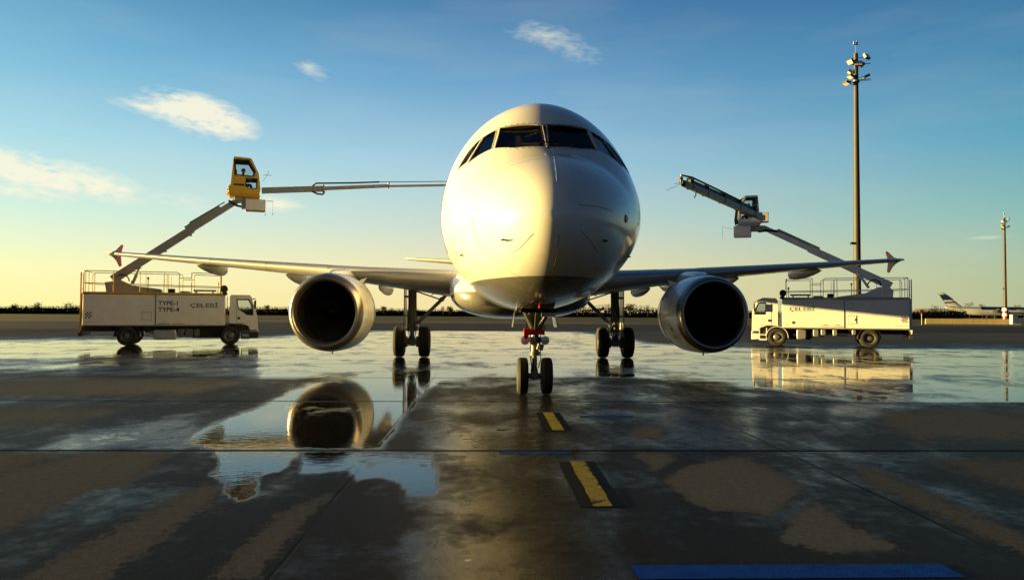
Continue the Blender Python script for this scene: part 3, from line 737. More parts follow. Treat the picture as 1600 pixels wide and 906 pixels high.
    for yy, zt, zb, wd in ((12.45, 2.90, 2.80, .05), (12.9, 2.97, 2.72, .14), (13.6, 3.03, 2.6, .18), (14.6, 3.08, 2.5, .20), (15.3, 3.06, 2.35, .21), (16.4, 2.93, 2.3, .20), (17.8, 2.88, 2.5, .14), (18.9, 2.86, 2.74, .04)):
        rs.append([Vector((EX+cos(a)*wd*1.15, yy, (zt+zb)/2+math.copysign(abs(sin(a))**.6, sin(a))*(zt-zb)/2)) for a in [2*pi*i/20 for i in range(20)]])
    mb.loft(rs, 0, True); mb.build('engine_pylon', M_nac, A, ang=60)
# tail
for sg in (-1, 1):
    mb = MB(); rs = []
    for x, le, ch, z in ((.6, 31.3, 4.0, 4.40), (1.5, 32.0, 3.4, 4.47), (5.85, 34.9, 1.45, 4.86), (6.0, 35.2, 1.1, 4.88)):
        rs.append([Vector((sg*x, le+u*ch, z+v*ch)) for u, v in airfoil(.10, 12)])
    mb.loft(rs, 0, True); mb.build('tailplane', M_wing, A, ang=60)
mb = MB(); rs = []
for z, le, ch in ((5.5, 29.0, 6.6), (6.4, 30.2, 5.6), (11.6, 34.6, 2.3), (11.76, 34.9, 1.9)): rs.append([Vector((v*ch, le+u*ch, z)) for u, v in airfoil(.10, 12)])
mb.loft(rs, 0, True); mb.build('tail_fin', M_fus, A, ang=60)
# wheels
def tyre(mb, c, r, wd, hub, n=48):
    prof = [(-wd*.42, hub), (-wd*.5, hub+.02), (-wd*.5, r*.80), (-wd*.44, r*.93), (-wd*.30, r*.985)]
    for g_ in (-.2, 0, .2):
        prof += [(wd*(g_-.035), r), (wd*(g_-.02), r-.012), (wd*(g_+.02), r-.012), (wd*(g_+.035), r)]
    prof += [(wd*.30, r*.985), (wd*.44, r*.93), (wd*.5, r*.80), (wd*.5, hub+.02), (wd*.42, hub)]
    mb.lathe(prof, 'x', c, n, 0)
def aero_wheel(c, r, wd, hub, parent, outx):
    mb = MB(); tyre(mb, c, r, wd, hub)
    c = Vector(c)
    for s_ in (-1, 1):
        mb.lathe([(s_*wd*.42, hub), (s_*wd*.40, hub*.86), (s_*wd*.28, hub*.8), (s_*wd*.24, hub*.45), (s_*wd*.40, hub*.4), (s_*wd*.44, hub*.18), (s_*wd*.44, .001)], 'x', c, 32, 1)
        for k in range(8):
            a = 2*pi*k/8; q = c+Vector((s_*wd*.27, cos(a)*hub*.62, sin(a)*hub*.62)); mb.cyl(q, q+Vector((s_*.012, 0, 0)), hub*.12, hub*.12, 8, 2)
    return mb.build('wheel', [M_rubber, M_rim, M_black], parent)
# nose gear
NY = 5.07
mb = MB()
mb.cyl((0, NY, .40), (0, NY-.03, .95), .052, .052, 16, 1); mb.cyl((0, NY-.03, .82), (0, NY-.05, 1.36), .085, .085, 18); mb.cyl((0, NY-.05, 1.34), (0, NY-.10, 2.1), .10, .11, 18)
mb.cyl((0, NY-.03, .80), (0, NY-.03, .88), .11, .11, 18); mb.cyl((0, NY-.04, 1.0), (0, NY-.04, 1.08), .105, .105, 18); mb.cyl((-.20, NY, .38), (.20, NY, .38), .055, .055, 14)
mb.box(-.075, .075, NY-.08, NY+.08, .30, .46); mb.cyl((-.17, NY-.02, 1.13), (.17, NY-.02, 1.13), .055, .055, 12)
ng = mb.build('nose_gear_strut', [M_gear, M_chrome], A, bevel=.004)
for sg in (-1, 1): aero_wheel((sg*.25, NY, .38), .38, .225, .19, ng, sg)
mb = MB()
for s2 in (-1, 1):
    mb.beam((s2*.06, NY+.10, .46), (s2*.015, NY+.30, .66), .03, .05); mb.beam((s2*.015, NY+.30, .66), (s2*.07, NY+.10, .90), .03, .05)
mb.build('torque_link', M_gear, ng)
mb = MB()
for s2 in (-1, 1): mb.beam((s2*.05, NY-.12, 1.32), (s2*.36, NY-.75, 1.92), .05, .06); mb.beam((s2*.20, NY-.45, 1.6), (-s2*.02, NY-.1, 1.80), .03, .03)
mb.cyl((-.36, NY-.75, 1.90), (.36, NY-.75, 1.90), .03, .03, 8); mb.beam((0, NY-.12, 1.25), (0, NY-.9, 1.95), .05, .05)
mb.build('drag_brace', M_gear, ng)
for s2 in (-1, 1):
    mb = MB(); q = Vector((s2*.205, NY-.10, 1.115)); mb.lathe([(0.10, .001), (.09, .06), (.0, .088), (-.02, .092)], 'y', q, 20, 0); mb.lathe([(-.022, .09), (-.028, .05), (-.03, .001)], 'y', q, 20, 1)
    mb.cyl(q+Vector((0, .05, 0)), (0, NY, 1.115), .022, .022, 8); mb.build('taxi_light', [M_steel, M_lampglass], ng)
mb = MB()
mb.loft([[Vector((x, y, z+.012*sin(x*22))) for y, z in ((NY-.22, 1.23), (NY-.235, 1.34), (NY-.12, 1.36), (NY-.11, 1.25))] for x in (-.235, -.20, -.12, 0, .09, .15, .19)], 0, True)
mb.loft([[Vector((x, y, z)) for y, z in ((NY-.22, zl), (NY-.235, 1.25), (NY-.21, 1.25), (NY-.20, zl))] for x, zl in ((-.235, 1.16), (-.18, 1.13), (-.14, 1.2))], 0, True)
mb.build('red_lock_cover', M_red, ng)
mb = MB(); mb.tube([(.16, NY-.2, 1.9), (.15, NY-.2, 1.6), (.17, NY-.2, 1.42)], .009, 6); mb.box(.13, .21, NY-.25, NY-.17, 1.33, 1.42, 1); mb.build('hanging_tag', [M_gear, mat('lime_tag', (.35, .5, .04), .6)], ng)
mb = MB()
for pts, r_ in (([(-.06, NY-.14, .5), (-.1, NY-.17, .8), (-.09, NY-.17, 1.1), (-.12, NY-.15, 1.6), (-.1, NY-.1, 1.95)], .011), ([(.07, NY-.12, .55), (.12, NY-.15, .75), (.10, NY-.15, 1.0), (.13, NY-.16, 1.5), (.1, NY-.1, 1.95)], .011), ([(.0, NY-.14, 1.1), (-.03, NY-.16, 1.5), (-.02, NY-.14, 1.95)], .016), ([(-.2, NY-.1, 1.1), (-.17, NY-.15, 1.4), (-.2, NY-.1, 1.9)], .008)): mb.tube(pts, r_, 6)
mb.build('brake_hose', M_black, ng)
mb = MB(); mb.cyl((.09, NY-.13, .92), (.12, NY-.13, 1.04), .07, .07, 14); mb.build('steering_motor', M_gear, ng); mb = MB(); mb.cyl((-.10, NY-.12, 1.42), (-.10, NY-.12, 1.7), .045, .045, 12); mb.cyl((.11, NY-.10, 1.45), (.11, NY-.10, 1.72), .04, .04, 12); mb.build('steering_actuator', M_gear, ng)
for s2 in (-1, 1):   # aft doors hanging open
    mb = MB(); rs = []
    for zz, xx in ((1.80, .36), (1.60, .41), (1.38, .45)): rs.append([Vector((s2*xx, NY-.15, zz)), Vector((s2*(xx+.014), NY-.15, zz)), Vector((s2*(xx+.014), NY+.6, zz)), Vector((s2*xx, NY+.6, zz))])
    mb.loft(rs, 0, True); mb.build('gear_door', M_fair, A, smooth=False)
mb = MB(); mb.box(-.30, .28, 3.95, 4.75, 1.715, 1.735); mb.build('nose_bay_door', M_wing, A, smooth=False)
mb = MB(); mb.box(.09, .36, NY-.68, NY-.66, 1.60, 1.78); mb.build('placard_plate', M_truckwhite, A, smooth=False)
mb = MB(); mb.box(-.34, .34, 3.9, 5.9, 1.69, 1.76); mb.build('gear_bay', M_inside, A, smooth=False)
# main gear
for sg in (-1, 1):
    mx = sg*3.795; MY = 17.65
    mb = MB(); mb.cyl((mx, MY, .55), (mx, MY, 1.25), .085, .085, 18, 1); mb.cyl((mx, MY, 1.0), (mx, MY+.05, 2.9), .145, .165, 20)
    mb.cyl((mx, MY, .95), (mx, MY, 1.05), .18, .18, 18); mb.cyl((mx-.5, MY, .57), (mx+.5, MY, .57), .085, .085, 14); mb.box(mx-.13, mx+.13, MY-.13, MY+.13, .42, .72)
    for s2 in (-1, 1): mb.cyl((mx+s2*.16, MY, .57), (mx+s2*.27, MY, .57), .2, .2, 18)
    mg = mb.build('main_gear_strut', [M_gear, M_chrome], A, bevel=.006)
    for s2 in (-1, 1): aero_wheel((mx+s2*.465, MY, .575), .575, .40, .28, mg, s2)
    mb = MB(); mb.beam((mx-sg*.1, MY-.05, 1.15), (mx-sg*1.15, MY, 2.2), .10, .13); mb.beam((mx-sg*1.15, MY, 2.2), (mx-sg*1.55, MY, 2.62), .09, .12)
    mb.beam((mx-sg*1.1, MY, 2.12), (mx-sg*.1, MY, 2.45), .05, .05); mb.beam((mx-sg*.7, MY, 2.3), (mx-sg*1.3, MY, 2.6), .03, .03); mb.cyl((mx-sg*1.1, MY-.1, 2.15), (mx-sg*1.1, MY+.1, 2.15), .09, .09, 12)
    mb.build('side_stay', M_gear, mg)
    mb = MB(); 
    for s2 in (-1, 1): mb.beam((mx+s2*.07, MY-.12, .65), (mx, MY-.42, .92), .04, .07); mb.beam((mx, MY-.42, .92), (mx+s2*.1, MY-.14, 1.25), .04, .07)
    mb.build('torque_link', M_gear, mg)
    mb = MB(); mb.tube([(mx-sg*.12, MY-.2, .7), (mx-sg*.2, MY-.22, 1.2), (mx-sg*.17, MY-.2, 1.8), (mx-sg*.15, MY-.18, 2.5)], .018, 6); mb.tube([(mx+sg*.08, MY-.2, .7), (mx+sg*.13, MY-.22, 1.2), (mx+sg*.12, MY-.2, 1.9)], .015, 6); mb.build('brake_hose', M_black, mg)
    mb = MB(); mb.loft([[Vector((mx+sg*(.24+o_), y_, zz)) for o_, y_ in ((0, MY-.42), (.03, MY-.42), (.03, MY+.45), (0, MY+.45))] for zz in (1.05, 1.3, 2.0, 2.75)], 0, True); 
    for v in range(4): pass
    mb.box(mx+sg*.14, mx+sg*.27, MY-.05, MY+.05, 1.5, 1.58); mb.box(mx+sg*.14, mx+sg*.27, MY-.05, MY+.05, 2.2, 2.28)
    mb.build('gear_door', M_wing, mg, smooth=False)
    mb = MB(); mb.cyl((mx-sg*.2, MY-.25, 1.18), (mx-sg*.2, MY-.1, 1.18), .06, .06, 10); mb.build('swivel_joint', M_chrome, mg)

# ------------------------------------------------------------------ people
def skin_mesh(nodes, edges, name, lvl=2):
    me_ = bpy.data.meshes.new(name); me_.from_pydata([n_[0] for n_ in nodes], edges, [])
    o = bpy.data.objects.new('tmp', me_); COL.objects.link(o); sk_ = o.modifiers.new('s', 'SKIN'); 
    for i, n_ in enumerate(nodes):
        sv = me_.skin_vertices[0].data[i]; r_ = n_[1]; sv.radius = r_ if isinstance(r_, tuple) else (r_, r_)
        sv.use_root = (i == 0)
    ss = o.modifiers.new('ss', 'SUBSURF'); ss.levels = lvl; ss.render_levels = lvl
    r = evalmesh(o); bpy.data.objects.remove(o); return r
def seated_person(loc, rz, scale, label, jacket, group=None):
    # local: facing +X, hips at the origin
    nodes = [((0, 0, .02), (.15, .17)), ((0, 0, .22), (.12, .15)), ((.01, 0, .42), (.13, .18)), ((.01, 0, .53), (.07, .08)), ((.02, 0, .60), (.052, .052)), ((.03, 0, .66), (.075, .07)), ((.035, 0, .75), (.10, .085)), ((.03, 0, .83), (.075, .07)),
             ((.0, .19, .46), .06), ((.04, .24, .24), .047), ((.27, .20, .20), .036), ((.36, .19, .21), .033),
             ((.0, -.19, .46), .06), ((.04, -.24, .24), .047), ((.27, -.20, .20), .036), ((.36, -.19, .21), .033),
             ((.42, .10, .02), .075), ((.44, .10, -.40), .05), ((.42, -.10, .02), .075), ((.44, -.10, -.40), .05), ((.55, .10, -.44), .04), ((.55, -.10, -.44), .04), ((.06, .10, 0), .09), ((.06, -.10, 0), .09), ((.135, 0, .735), .014)]
    edges = [(0, 1), (1, 2), (2, 3), (3, 4), (4, 5), (5, 6), (6, 7), (2, 8), (8, 9), (9, 10), (10, 11), (2, 12), (12, 13), (13, 14), (14, 15), (0, 22), (22, 16), (16, 17), (17, 20), (0, 23), (23, 18), (18, 19), (19, 21), (6, 24)]
    me_ = skin_mesh(nodes, edges, 'person'); me_.materials.clear(); me_.materials.append(M_skin); me_.materials.append(jacket)
    for p in me_.polygons: c_ = p.center; p.material_index = 0 if (c_.z > .585 or (c_.x > .31 and c_.z > .15)) else 1
    # fingers
    o = link('person', me_, None, True, 80); o.location = loc; o.rotation_euler = (0, 0, rz); o.scale = (scale,)*3; tag(o, label, 'person', group)
    mb = MB()
    for zz, k in ((.74, 1.02), (.79, 1.1), (.84, .98), (.875, .65), (.89, .1)): pass
    mb.loft([[Vector((.02+cos(a)*.108*k, sin(a)*.093*k, zz+(.035 if cos(a) > .3 else -.02)*(1 if zz < .85 else 0))) for a in [2*pi*i/20 for i in range(20)]] for zz, k in ((.765, 1.0), (.80, 1.02), (.84, .93), (.875, .62), (.888, .12))], 0, True)
    mb.build('hair', M_hair, o)
    for s2 in (-1, 1):
        mb = MB()
        for j in range(4):
            y_ = s2*.19+(j-1.5)*.019; ln = (.06, .07, .068, .055)[j]
            mb.tube([(.37, y_, .215), (.37+ln*.55, y_, .222), (.37+ln*.95, y_, .205), (.37+ln, y_, .185)], [.010, .0095, .009, .007], 6)
        mb.tube([(.35, s2*.19-s2*.03, .20), (.385, s2*.19-s2*.05, .20), (.41, s2*.19-s2*.045, .195)], [.012, .011, .008], 6)
        mb.build('hand', M_skin, o)
    return o
pilot_l = seated_person((AX-.455, 10.6+2.95, 4.06), R(-90), 1.0, 'person in dark uniform seated behind the left cockpit windscreen', M_jacket)
pilot_r = seated_person((AX+.55, 10.6+3.3, 3.80), R(-90), 1.0, 'person in dark uniform seated in shade behind the right cockpit windscreen', M_jacket)
# seats in the cockpit, part of the aircraft
for x in (-.52, .55):
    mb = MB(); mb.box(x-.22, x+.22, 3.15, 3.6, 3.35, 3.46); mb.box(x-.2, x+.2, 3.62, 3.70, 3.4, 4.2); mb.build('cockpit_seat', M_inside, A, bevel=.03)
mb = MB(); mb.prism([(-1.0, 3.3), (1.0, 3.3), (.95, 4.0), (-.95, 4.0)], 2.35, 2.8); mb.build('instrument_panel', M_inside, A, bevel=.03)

# ------------------------------------------------------------------ text
def text_mesh(body, width, height, m_, shear=0, bold=0):
    cu = bpy.data.curves.new('t', 'FONT'); cu.body = body; cu.size = 1; cu.extrude = .0; cu.offset = bold; cu.shear = shear; cu.resolution_u = 4
    o = bpy.data.objects.new('t', cu); COL.objects.link(o); me_ = evalmesh(o); bpy.data.objects.remove(o)
    xs = [v.co.x for v in me_.vertices]; x0, x1 = min(xs), max(xs)
    h = .73   # cap height
    for v in me_.vertices: v.co.x = (v.co.x-x0)/(x1-x0)*width; v.co.y = v.co.y/h*height
    me_.materials.clear(); me_.materials.append(m_); return me_

# ------------------------------------------------------------------ de-icing trucks (local: +x forward, origin at the tail on the ground)
def truck(loc, rz, side, label, rail_m, deck_m, left, K=1.0, SC=1.0):
    T = root('deicing_truck', label, 'de-icing truck', loc, rz, 'de-icing trucks working on the aircraft')
    W = 1.22
    vy = side   # visible side sign
    mb = MB()
    for y in (-.42, .42): mb.box(-.15, 8.35, y-.05, y+.05, .70, .97)
    for x in (.3, 1.5, 3, 4.5, 6, 7.0): mb.box(x, x+.12, -.36, .36, .74, .92)
    mb.box(-.2, .0, -1.1, 1.1, .50, .66); mb.box(-.16, -.06, -.3, .3, .6, .9); mb.beam((.0, 1.0, .95), (-.15, 1.0, .5), .08, .08); mb.beam((.0, -1.0, .95), (-.15, -1.0, .5), .08, .08)
    mb.cyl((2.15, -.9, .49), (2.15, .9, .49), .09, .09, 12); mb.cyl((7.4, -.9, .49), (7.4, .9, .49), .07, .07, 12); mb.cyl((2.15, -.2, .49), (2.15, .2, .49), .22, .22, 16)
    mb.box(5.4, 7.0, -.4, .4, .35, .72); mb.box(2.9, 3.3, -.9, .9, .80, .96)
    mb.build('chassis', M_chassis, T, smooth=False)
    for s2 in (-1, 1):
        mb = MB(); mb.box(-.235, -.2, s2*.85-.12, s2*.85+.12, .50, .64); mb.build('tail_light', M_redlamp, T, smooth=False)
    # wheels
    def twheel(x, y, s2, dual=False):
        mb = MB(); wd = .28
        def T90(v): return v
        prof = [(-wd*.45, .27), (-wd*.5, .30), (-wd*.5, .42), (-wd*.42, .475), (-.06, .49), (-.05, .478), (-.03, .478), (-.02, .49), (.02, .49), (.03, .478), (.05, .478), (.06, .49), (wd*.42, .475), (wd*.5, .42), (wd*.5, .30), (wd*.45, .27)]
        ys_ = [y, y-s2*.31] if dual else [y]
        for yy in ys_: mb.lathe(prof, 'y', (x, yy, .49), 40, 0)
        w_ = mb.build('wheel', M_rubber, T)
        mb = MB(); q = (x, y, .49)
        if dual: pr = [(.13*s2, .275), (.12*s2, .25), (.0, .235), (-.05*s2, .20), (-.05*s2, .13), (.09*s2, .12), (.10*s2, .001)]
        else: pr = [(.13*s2, .275), (.12*s2, .25), (.10*s2, .20), (.13*s2, .15), (.15*s2, .12), (.17*s2, .11), (.18*s2, .001)]
        mb.lathe(pr, 'y', q, 32, 0)
        for k in range(10):
            a = 2*pi*k/10; yb = (.105 if not dual else -.045)*s2; p_ = Vector((x+cos(a)*.17, y+yb, .49+sin(a)*.17)); mb.cyl(p_, p_+Vector((0, .035*s2, 0)), .016, .016, 6, 1)
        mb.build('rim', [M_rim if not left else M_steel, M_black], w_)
    for s2 in (-1, 1): twheel(2.15, s2*1.04, s2, True); twheel(7.4, s2*1.05, s2)
    # mudguards
    for x, y0, y1 in ((2.15, .62, 1.2), (7.4, .85, 1.2)):
        for s2 in (-1, 1):
            mb = MB(); rs = []
            for i in range(15):
                a = R(-5+190*i/14); rs.append([Vector((x+cos(a)*r_, s2*yy, .49+sin(a)*r_)) for r_, yy in ((.56, y0), (.56, y1), (.59, y1), (.59, y0))])
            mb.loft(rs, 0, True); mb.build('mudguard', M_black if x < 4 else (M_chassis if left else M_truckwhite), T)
    # tank body
    mb = MB(); mb.box(0, 7.1, -W+.01, W-.01, 1.0, 2.56); body = mb.build('tank_body', M_truckwhite, T, bevel=.025)
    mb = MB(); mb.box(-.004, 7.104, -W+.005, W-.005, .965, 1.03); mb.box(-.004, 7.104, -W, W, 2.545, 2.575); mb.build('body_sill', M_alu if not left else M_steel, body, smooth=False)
    for s2 in (-1, 1):
        mb = MB()
        for x in (3.55,): mb.box(x-.02, x+.02, s2*W-.012, s2*W+.004, 1.03, 2.545)
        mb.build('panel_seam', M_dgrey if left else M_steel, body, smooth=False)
        mb = MB(); x0, x1, z0, z1 = 2.88, 3.33, 1.27, 1.68; y_ = s2*(W-.008)
        mb.box(x0, x1, y_-.012, y_+.012, z0, z1); hd = mb.build('locker_door', M_truckwhite, body, smooth=False, bevel=.01)
        mb = MB()
        for a0, a1, b0, b1 in ((x0-.012, x1+.012, z0-.012, z0), (x0-.012, x1+.012, z1, z1+.012), (x0-.012, x0, z0, z1), (x1, x1+.012, z0, z1)): mb.box(a0, a1, y_-.01, y_+.011, b0, b1)
        mb.box(x0+.05, x0+.09, y_-.01, y_+.025, z0+.15, z0+.26); mb.build('locker_latch', M_black, body, smooth=False)
    def place(me_, x, z, name, flip, off=.003):
        o = link(name, me_, body, False); y_ = vy*(W+off-.01)
        o.matrix_local = Matrix.Translation((x, y_, z)) @ (Matrix.Rotation(pi, 4, 'Z') if vy > 0 else Matrix.Identity(4)) @ Matrix.Rotation(pi/2, 4, 'X'); return o
    def quad(x0, x1, z0, z1, m_, name='painted_bar', off=.004):
        mb = MB(); y_ = vy*(W+off-.01); mb.box(x0, x1, min(y_, y_-vy*.003), max(y_, y_-vy*.003), z0, z1); return mb.build(name, m_, body, smooth=False)
    if left:
        place(text_mesh('TYPE-1', 1.0, .225, M_navy, bold=.025), 3.66, 2.03, 'lettering', 0); place(text_mesh('TYPE-4', 1.08, .225, M_navy, bold=.025), 3.66, 1.71, 'lettering', 0)
        place(text_mesh('ÇEL', .74, .2, M_dgrey, bold=.02), 5.30, 1.94, 'lettering', 0); place(text_mesh('EBİ', .66, .2, M_teal, bold=.03), 6.09, 1.94, 'lettering', 0)
        bars = ((3.66, 4.30, M_green), (4.40, 5.03, M_redbar)); sx = 6.09
    else:
        place(text_mesh('ÇEL', .74, .2, M_dgrey, bold=.02), 6.66, 1.94, 'lettering', 0); place(text_mesh('EBİ', .66, .2, M_teal, bold=.03), 5.87, 1.94, 'lettering', 0)
        bars = ((4.27, 4.92, M_orange), (3.60, 4.22, M_green)); sx = 5.21
    for k in range(3): quad(sx-.01, sx+.67, 1.975+k*.055, 1.983+k*.055, M_truckwhite, 'lettering_stripe', .006)
    for a, b, m_ in bars:
        quad(a, b, 1.075, 1.11, m_)
        mb = MB(); y_ = vy*(W-.005); cxx = (a+b)/2; pts = [(cxx-.14+i*.02*1.0, y_, 1.165+.018*sin(i*2.1)+.02*(i/14)) for i in range(15)]; mb.tube(pts, .005, 4); mb.build('handwritten_mark', M_dgrey, body)
    mb = MB(); y_ = vy*(W-.006)
    for i in range(4):
        for j in range(4):
            if (i+j) % 2: continue
            x0 = .12+i*.08; z0 = 1.36+j*.075; mb.box(x0, x0+.08, min(y_, y_-vy*.003), max(y_, y_-vy*.003), z0, z0+.075, 0 if (i in (1, 2)) == (j in (1, 2)) else 1)
    mb.build('chequered_mark', [M_maroon, M_black], body, smooth=False)
    quad(.12, .85, 1.16, 1.172, M_dgrey, 'small_print', .004)
    for a, b in ((6.72, 6.9), (5.75, 6.1)): quad(a, b, 1.14 if a > 6.5 else 1.06, 1.155 if a > 6.5 else 1.075, M_dgrey, 'small_print', .004)
    if not left: quad(6.35, 6.52, 1.22, 1.36, M_dgrey, 'small_plate', .006)
    # deck and rails
    mb = MB()
    for s2 in (-1, 1): mb.box(0, 7.0, s2*W-.03, s2*W+.03, 2.58, 2.67)
    mb.box(0, .06, -W+.03, W-.03, 2.58, 2.67); mb.box(6.94, 7.0, -W+.03, W-.03, 2.58, 2.67); mb.build('deck_edge', deck_m, T, smooth=False)
    mb = MB(); r_ = .019; zt, zm = 3.70, 3.10
    for s2 in (-1, 1):
        y_ = s2*W
        for x in (.12, 1.45, 2.75, 3.95, 4.72, 5.35, 6.85): mb.cyl((x, y_, 2.67), (x, y_, zt if x not in (4.72,) else zt-.08), r_, r_, 8)
        mb.tube([(.02, y_, 2.7), (.02, y_, 3.55), (.12, y_, zt), (4.6, y_, zt), (4.70, y_, zt-.04), (4.72, y_, zt-.12)], r_, 8)
        mb.tube([(5.35, y_, zt-.1), (5.42, y_, zt), (6.75, y_, zt-.03), (6.85, y_, zt-.1)], r_, 8); mb.tube([(4.72, y_, zt-.28), (5.35, y_, zt-.28)], r_*.8, 8)
        mb.tube([(.12, y_, zm), (6.85, y_, zm-.1)], r_, 8); mb.tube([(4.1, y_, zm+.5), (4.1, y_, 2.7)], r_*.7, 8)
    for x in (.05, 6.85): mb.tube([(x, -W, zt), (x, W, zt)], r_, 8); mb.tube([(x, -W, zm), (x, W, zm)], r_, 8); mb.cyl((x, 0, 2.67), (x, 0, zt), r_, r_, 8)
    mb.build('guard_rail', rail_m, T)
    mb = MB()
    for y_ in (-.32, .32): mb.beam((-.12, y_+.75*vy, .75), (-.12, y_+.75*vy, 3.62), .06, .05)
    for k in range(8): mb.cyl((-.12, -.32+.75*vy, .9+k*.27), (-.12, .32+.75*vy, .9+k*.27), .018, .018, 8)
    mb.beam((-.10, 1.1*vy, .9), (-.02, 1.1*vy, 2.6), .12, .10); mb.build('ladder', rail_m, T)
    mb = MB(); mb.box(4.1, 4.45, .5*vy-.2, .5*vy+.2, 2.6, 2.88); mb.build('hose_box', M_black, T); mb = MB(); mb.box(6.95, 7.22, .9*vy-.2, .9*vy+.2, 2.58, 2.72); mb.cyl((7.05, .9*vy-.12, 2.9), (7.05, .9*vy+.12, 2.9), .2, .2, 16); mb.build('heater', M_black, T); mb = MB(); mb.cyl((3.1, .8*vy, 2.6), (3.1, .8*vy, 3.35), .02, .02, 8); mb.cyl((3.1, .8*vy, 3.33), (3.1, .8*vy, 3.45), .05, .05, 8)
    mb.build('level_sensor', M_black, T)
    mb = MB(); mb.box(5.4, 6.6, -.5, .5, 2.78, 2.86); 
    for x in (5.5, 6.4): mb.box(x, x+.06, -.45, .45, 2.58, 2.78)
    mb.cyl((4.95, 0, 2.6), (4.95, 0, 2.78), .3, .28, 20); mb.build('tank_hatch', M_deckgrey, T)
    mb = MB(); mb.cyl((6.72, 1.0*vy, 2.6), (6.72, 1.0*vy, 3.12), .02, .02, 8); mb.cyl((6.72, 1.0*vy, 3.1), (6.72, 1.0*vy, 3.24), .06, .05, 10); mb.build('beacon', M_yellow, T)
    # equipment under the body
    mb = MB(); y1 = vy*1.15; y0 = vy*.5
    mb.box(3.46, 4.58, min(y0, y1), max(y0, y1), .30, .80) if left else mb.box(5.7, 6.25, min(y0, y1), max(y0, y1), .38, .92)
    mb.build('fuel_tank', M_alu, T, bevel=.05)
    for x0, x1, z0 in (((4.68, 4.98, .42), (5.05, 5.45, .42), (5.52, 5.78, .42)) if left else ((3.95, 4.18, .6), (4.6, 4.85, .62), (5.0, 5.3, .55), (2.9, 3.1, .68))):
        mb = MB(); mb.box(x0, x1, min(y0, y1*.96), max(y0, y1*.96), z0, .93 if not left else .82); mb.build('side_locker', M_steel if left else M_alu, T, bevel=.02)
    mb = MB()
    for x in (4.75, 5.05, 5.35): mb.cyl((x, vy*.6, .58), (x, vy*1.0, .58), .11, .11, 14)
    mb.tube([(3.0, vy*.9, .7), (3.6, vy*.95, .6), (4.4, vy*.9, .68), (5.4, vy*.95, .62)], .03, 8); mb.build('air_reservoir', M_chassis, T)
    # cab: hollow shell with window openings
    prof = [(7.36, 1.05), (7.36, 2.50), (7.45, 2.60), (8.40, 2.60), (8.52, 2.52), (8.62, 2.15), (8.86, 1.50), (8.90, .80), (8.45, .80), (8.40, .98), (8.0, 1.12), (7.0+.4, 1.12)] if left else \
           [(7.34, 1.05), (7.34, 2.48), (7.46, 2.62), (8.2, 2.66), (8.58, 2.52), (8.74, 2.25), (8.86, 1.85), (8.90, .80), (8.45, .80), (8.40, .98), (8.0, 1.12), (7.4, 1.12)]
    win = [(7.76, 2.36), (8.38, 2.36), (8.52, 2.10), (8.62, 1.80), (8.60, 1.56), (8.28, 1.58), (7.84, 1.88)] if left else [(8.08, 2.36), (8.50, 2.36), (8.68, 2.05), (8.74, 1.74), (8.10, 1.74)]
    mb = MB(); mb.prism(prof, -1.15, 1.15); cabm = mb.mesh('cab', [])
    mb = MB(); mb.prism([(7.46, 1.25), (7.46, 2.45), (8.38, 2.50), (8.5, 2.15), (8.76, 1.5), (8.78, 1.25)], -1.08, 1.08); c1 = mb.mesh('c', [])
    mb = MB(); mb.prism(win, -1.3, 1.3); c2 = mb.mesh('c', [])
    mb = MB(); 
    wz = [(8.3, 2.44), (9.2, 2.44), (9.2, 1.62), (8.3, 1.62)]; mb.prism(wz, -.98, .98); c3 = mb.mesh('c', [])
    # keep pillars: windscreen cut only in front of the interior box
    cm_ = cut(cabm, [c1, c2, c3]); cm_.materials.clear(); cm_.materials.append(M_truckwhite); cm_.materials.append(M_inside)
    for p in cm_.polygons:
        c_ = p.center
        if abs(c_.y) < 1.10 and 7.44 < c_.x < 8.80 and 1.2 < c_.z < 2.52: p.material_index = 1
    cab = link('cab', cm_, T, True, 30, .008)
    for s2 in (-1, 1):
        mb = MB(); mb.prism(win, s2*1.12-.003, s2*1.12+.003); mb.build('side_window', M_glass, cab, smooth=False)
        mb = MB(); n_ = len(win); cx_ = sum(p[0] for p in win)/n_; cz_ = sum(p[1] for p in win)/n_
        rin = [Vector((cx_+(x-cx_)*.98, s2*1.152, cz_+(z-cz_)*.98)) for x, z in win]; rout = [Vector((cx_+(x-cx_)*1.07, s2*1.156, cz_+(z-cz_)*1.07)) for x, z in win]
        rin2 = [v-Vector((0, s2*.04, 0)) for v in rin]
        mb.loft([rin2, rin, rout, [v-Vector((0, s2*.006, 0)) for v in rout]], 0); mb.build('window_frame', M_black, cab, smooth=False)
        mb = MB(); mb.box(7.72, 7.735, s2*1.15-.006, s2*1.15+.004, 1.15, 2.45); mb.box(7.735, 8.45, s2*1.15-.006, s2*1.15+.004, 1.14, 1.15); mb.box(7.78, 7.93, s2*1.16-.012, s2*1.16+.012, 1.33, 1.45)
        mb.build('door_handle', M_black, cab, smooth=False)
        mb = MB(); mb.tube([(8.55, s2*1.15, 2.4), (8.75, s2*1.3, 2.42), (8.75, s2*1.32, 2.3)], .015, 6); mb.box(8.70, 8.78, s2*1.32-.09, s2*1.32+.09, 1.9, 2.32); mb.build('mirror', M_black, cab, bevel=.02)
        mb = MB(); mb.box(8.85, 8.93, s2*.85-.15, s2*.85+.15, .66, .80); mb.box(8.86, 8.915, s2*1.13-.05, s2*1.13+.03, .66, .80); mb.build('headlight', M_lampglass, cab, bevel=.02)
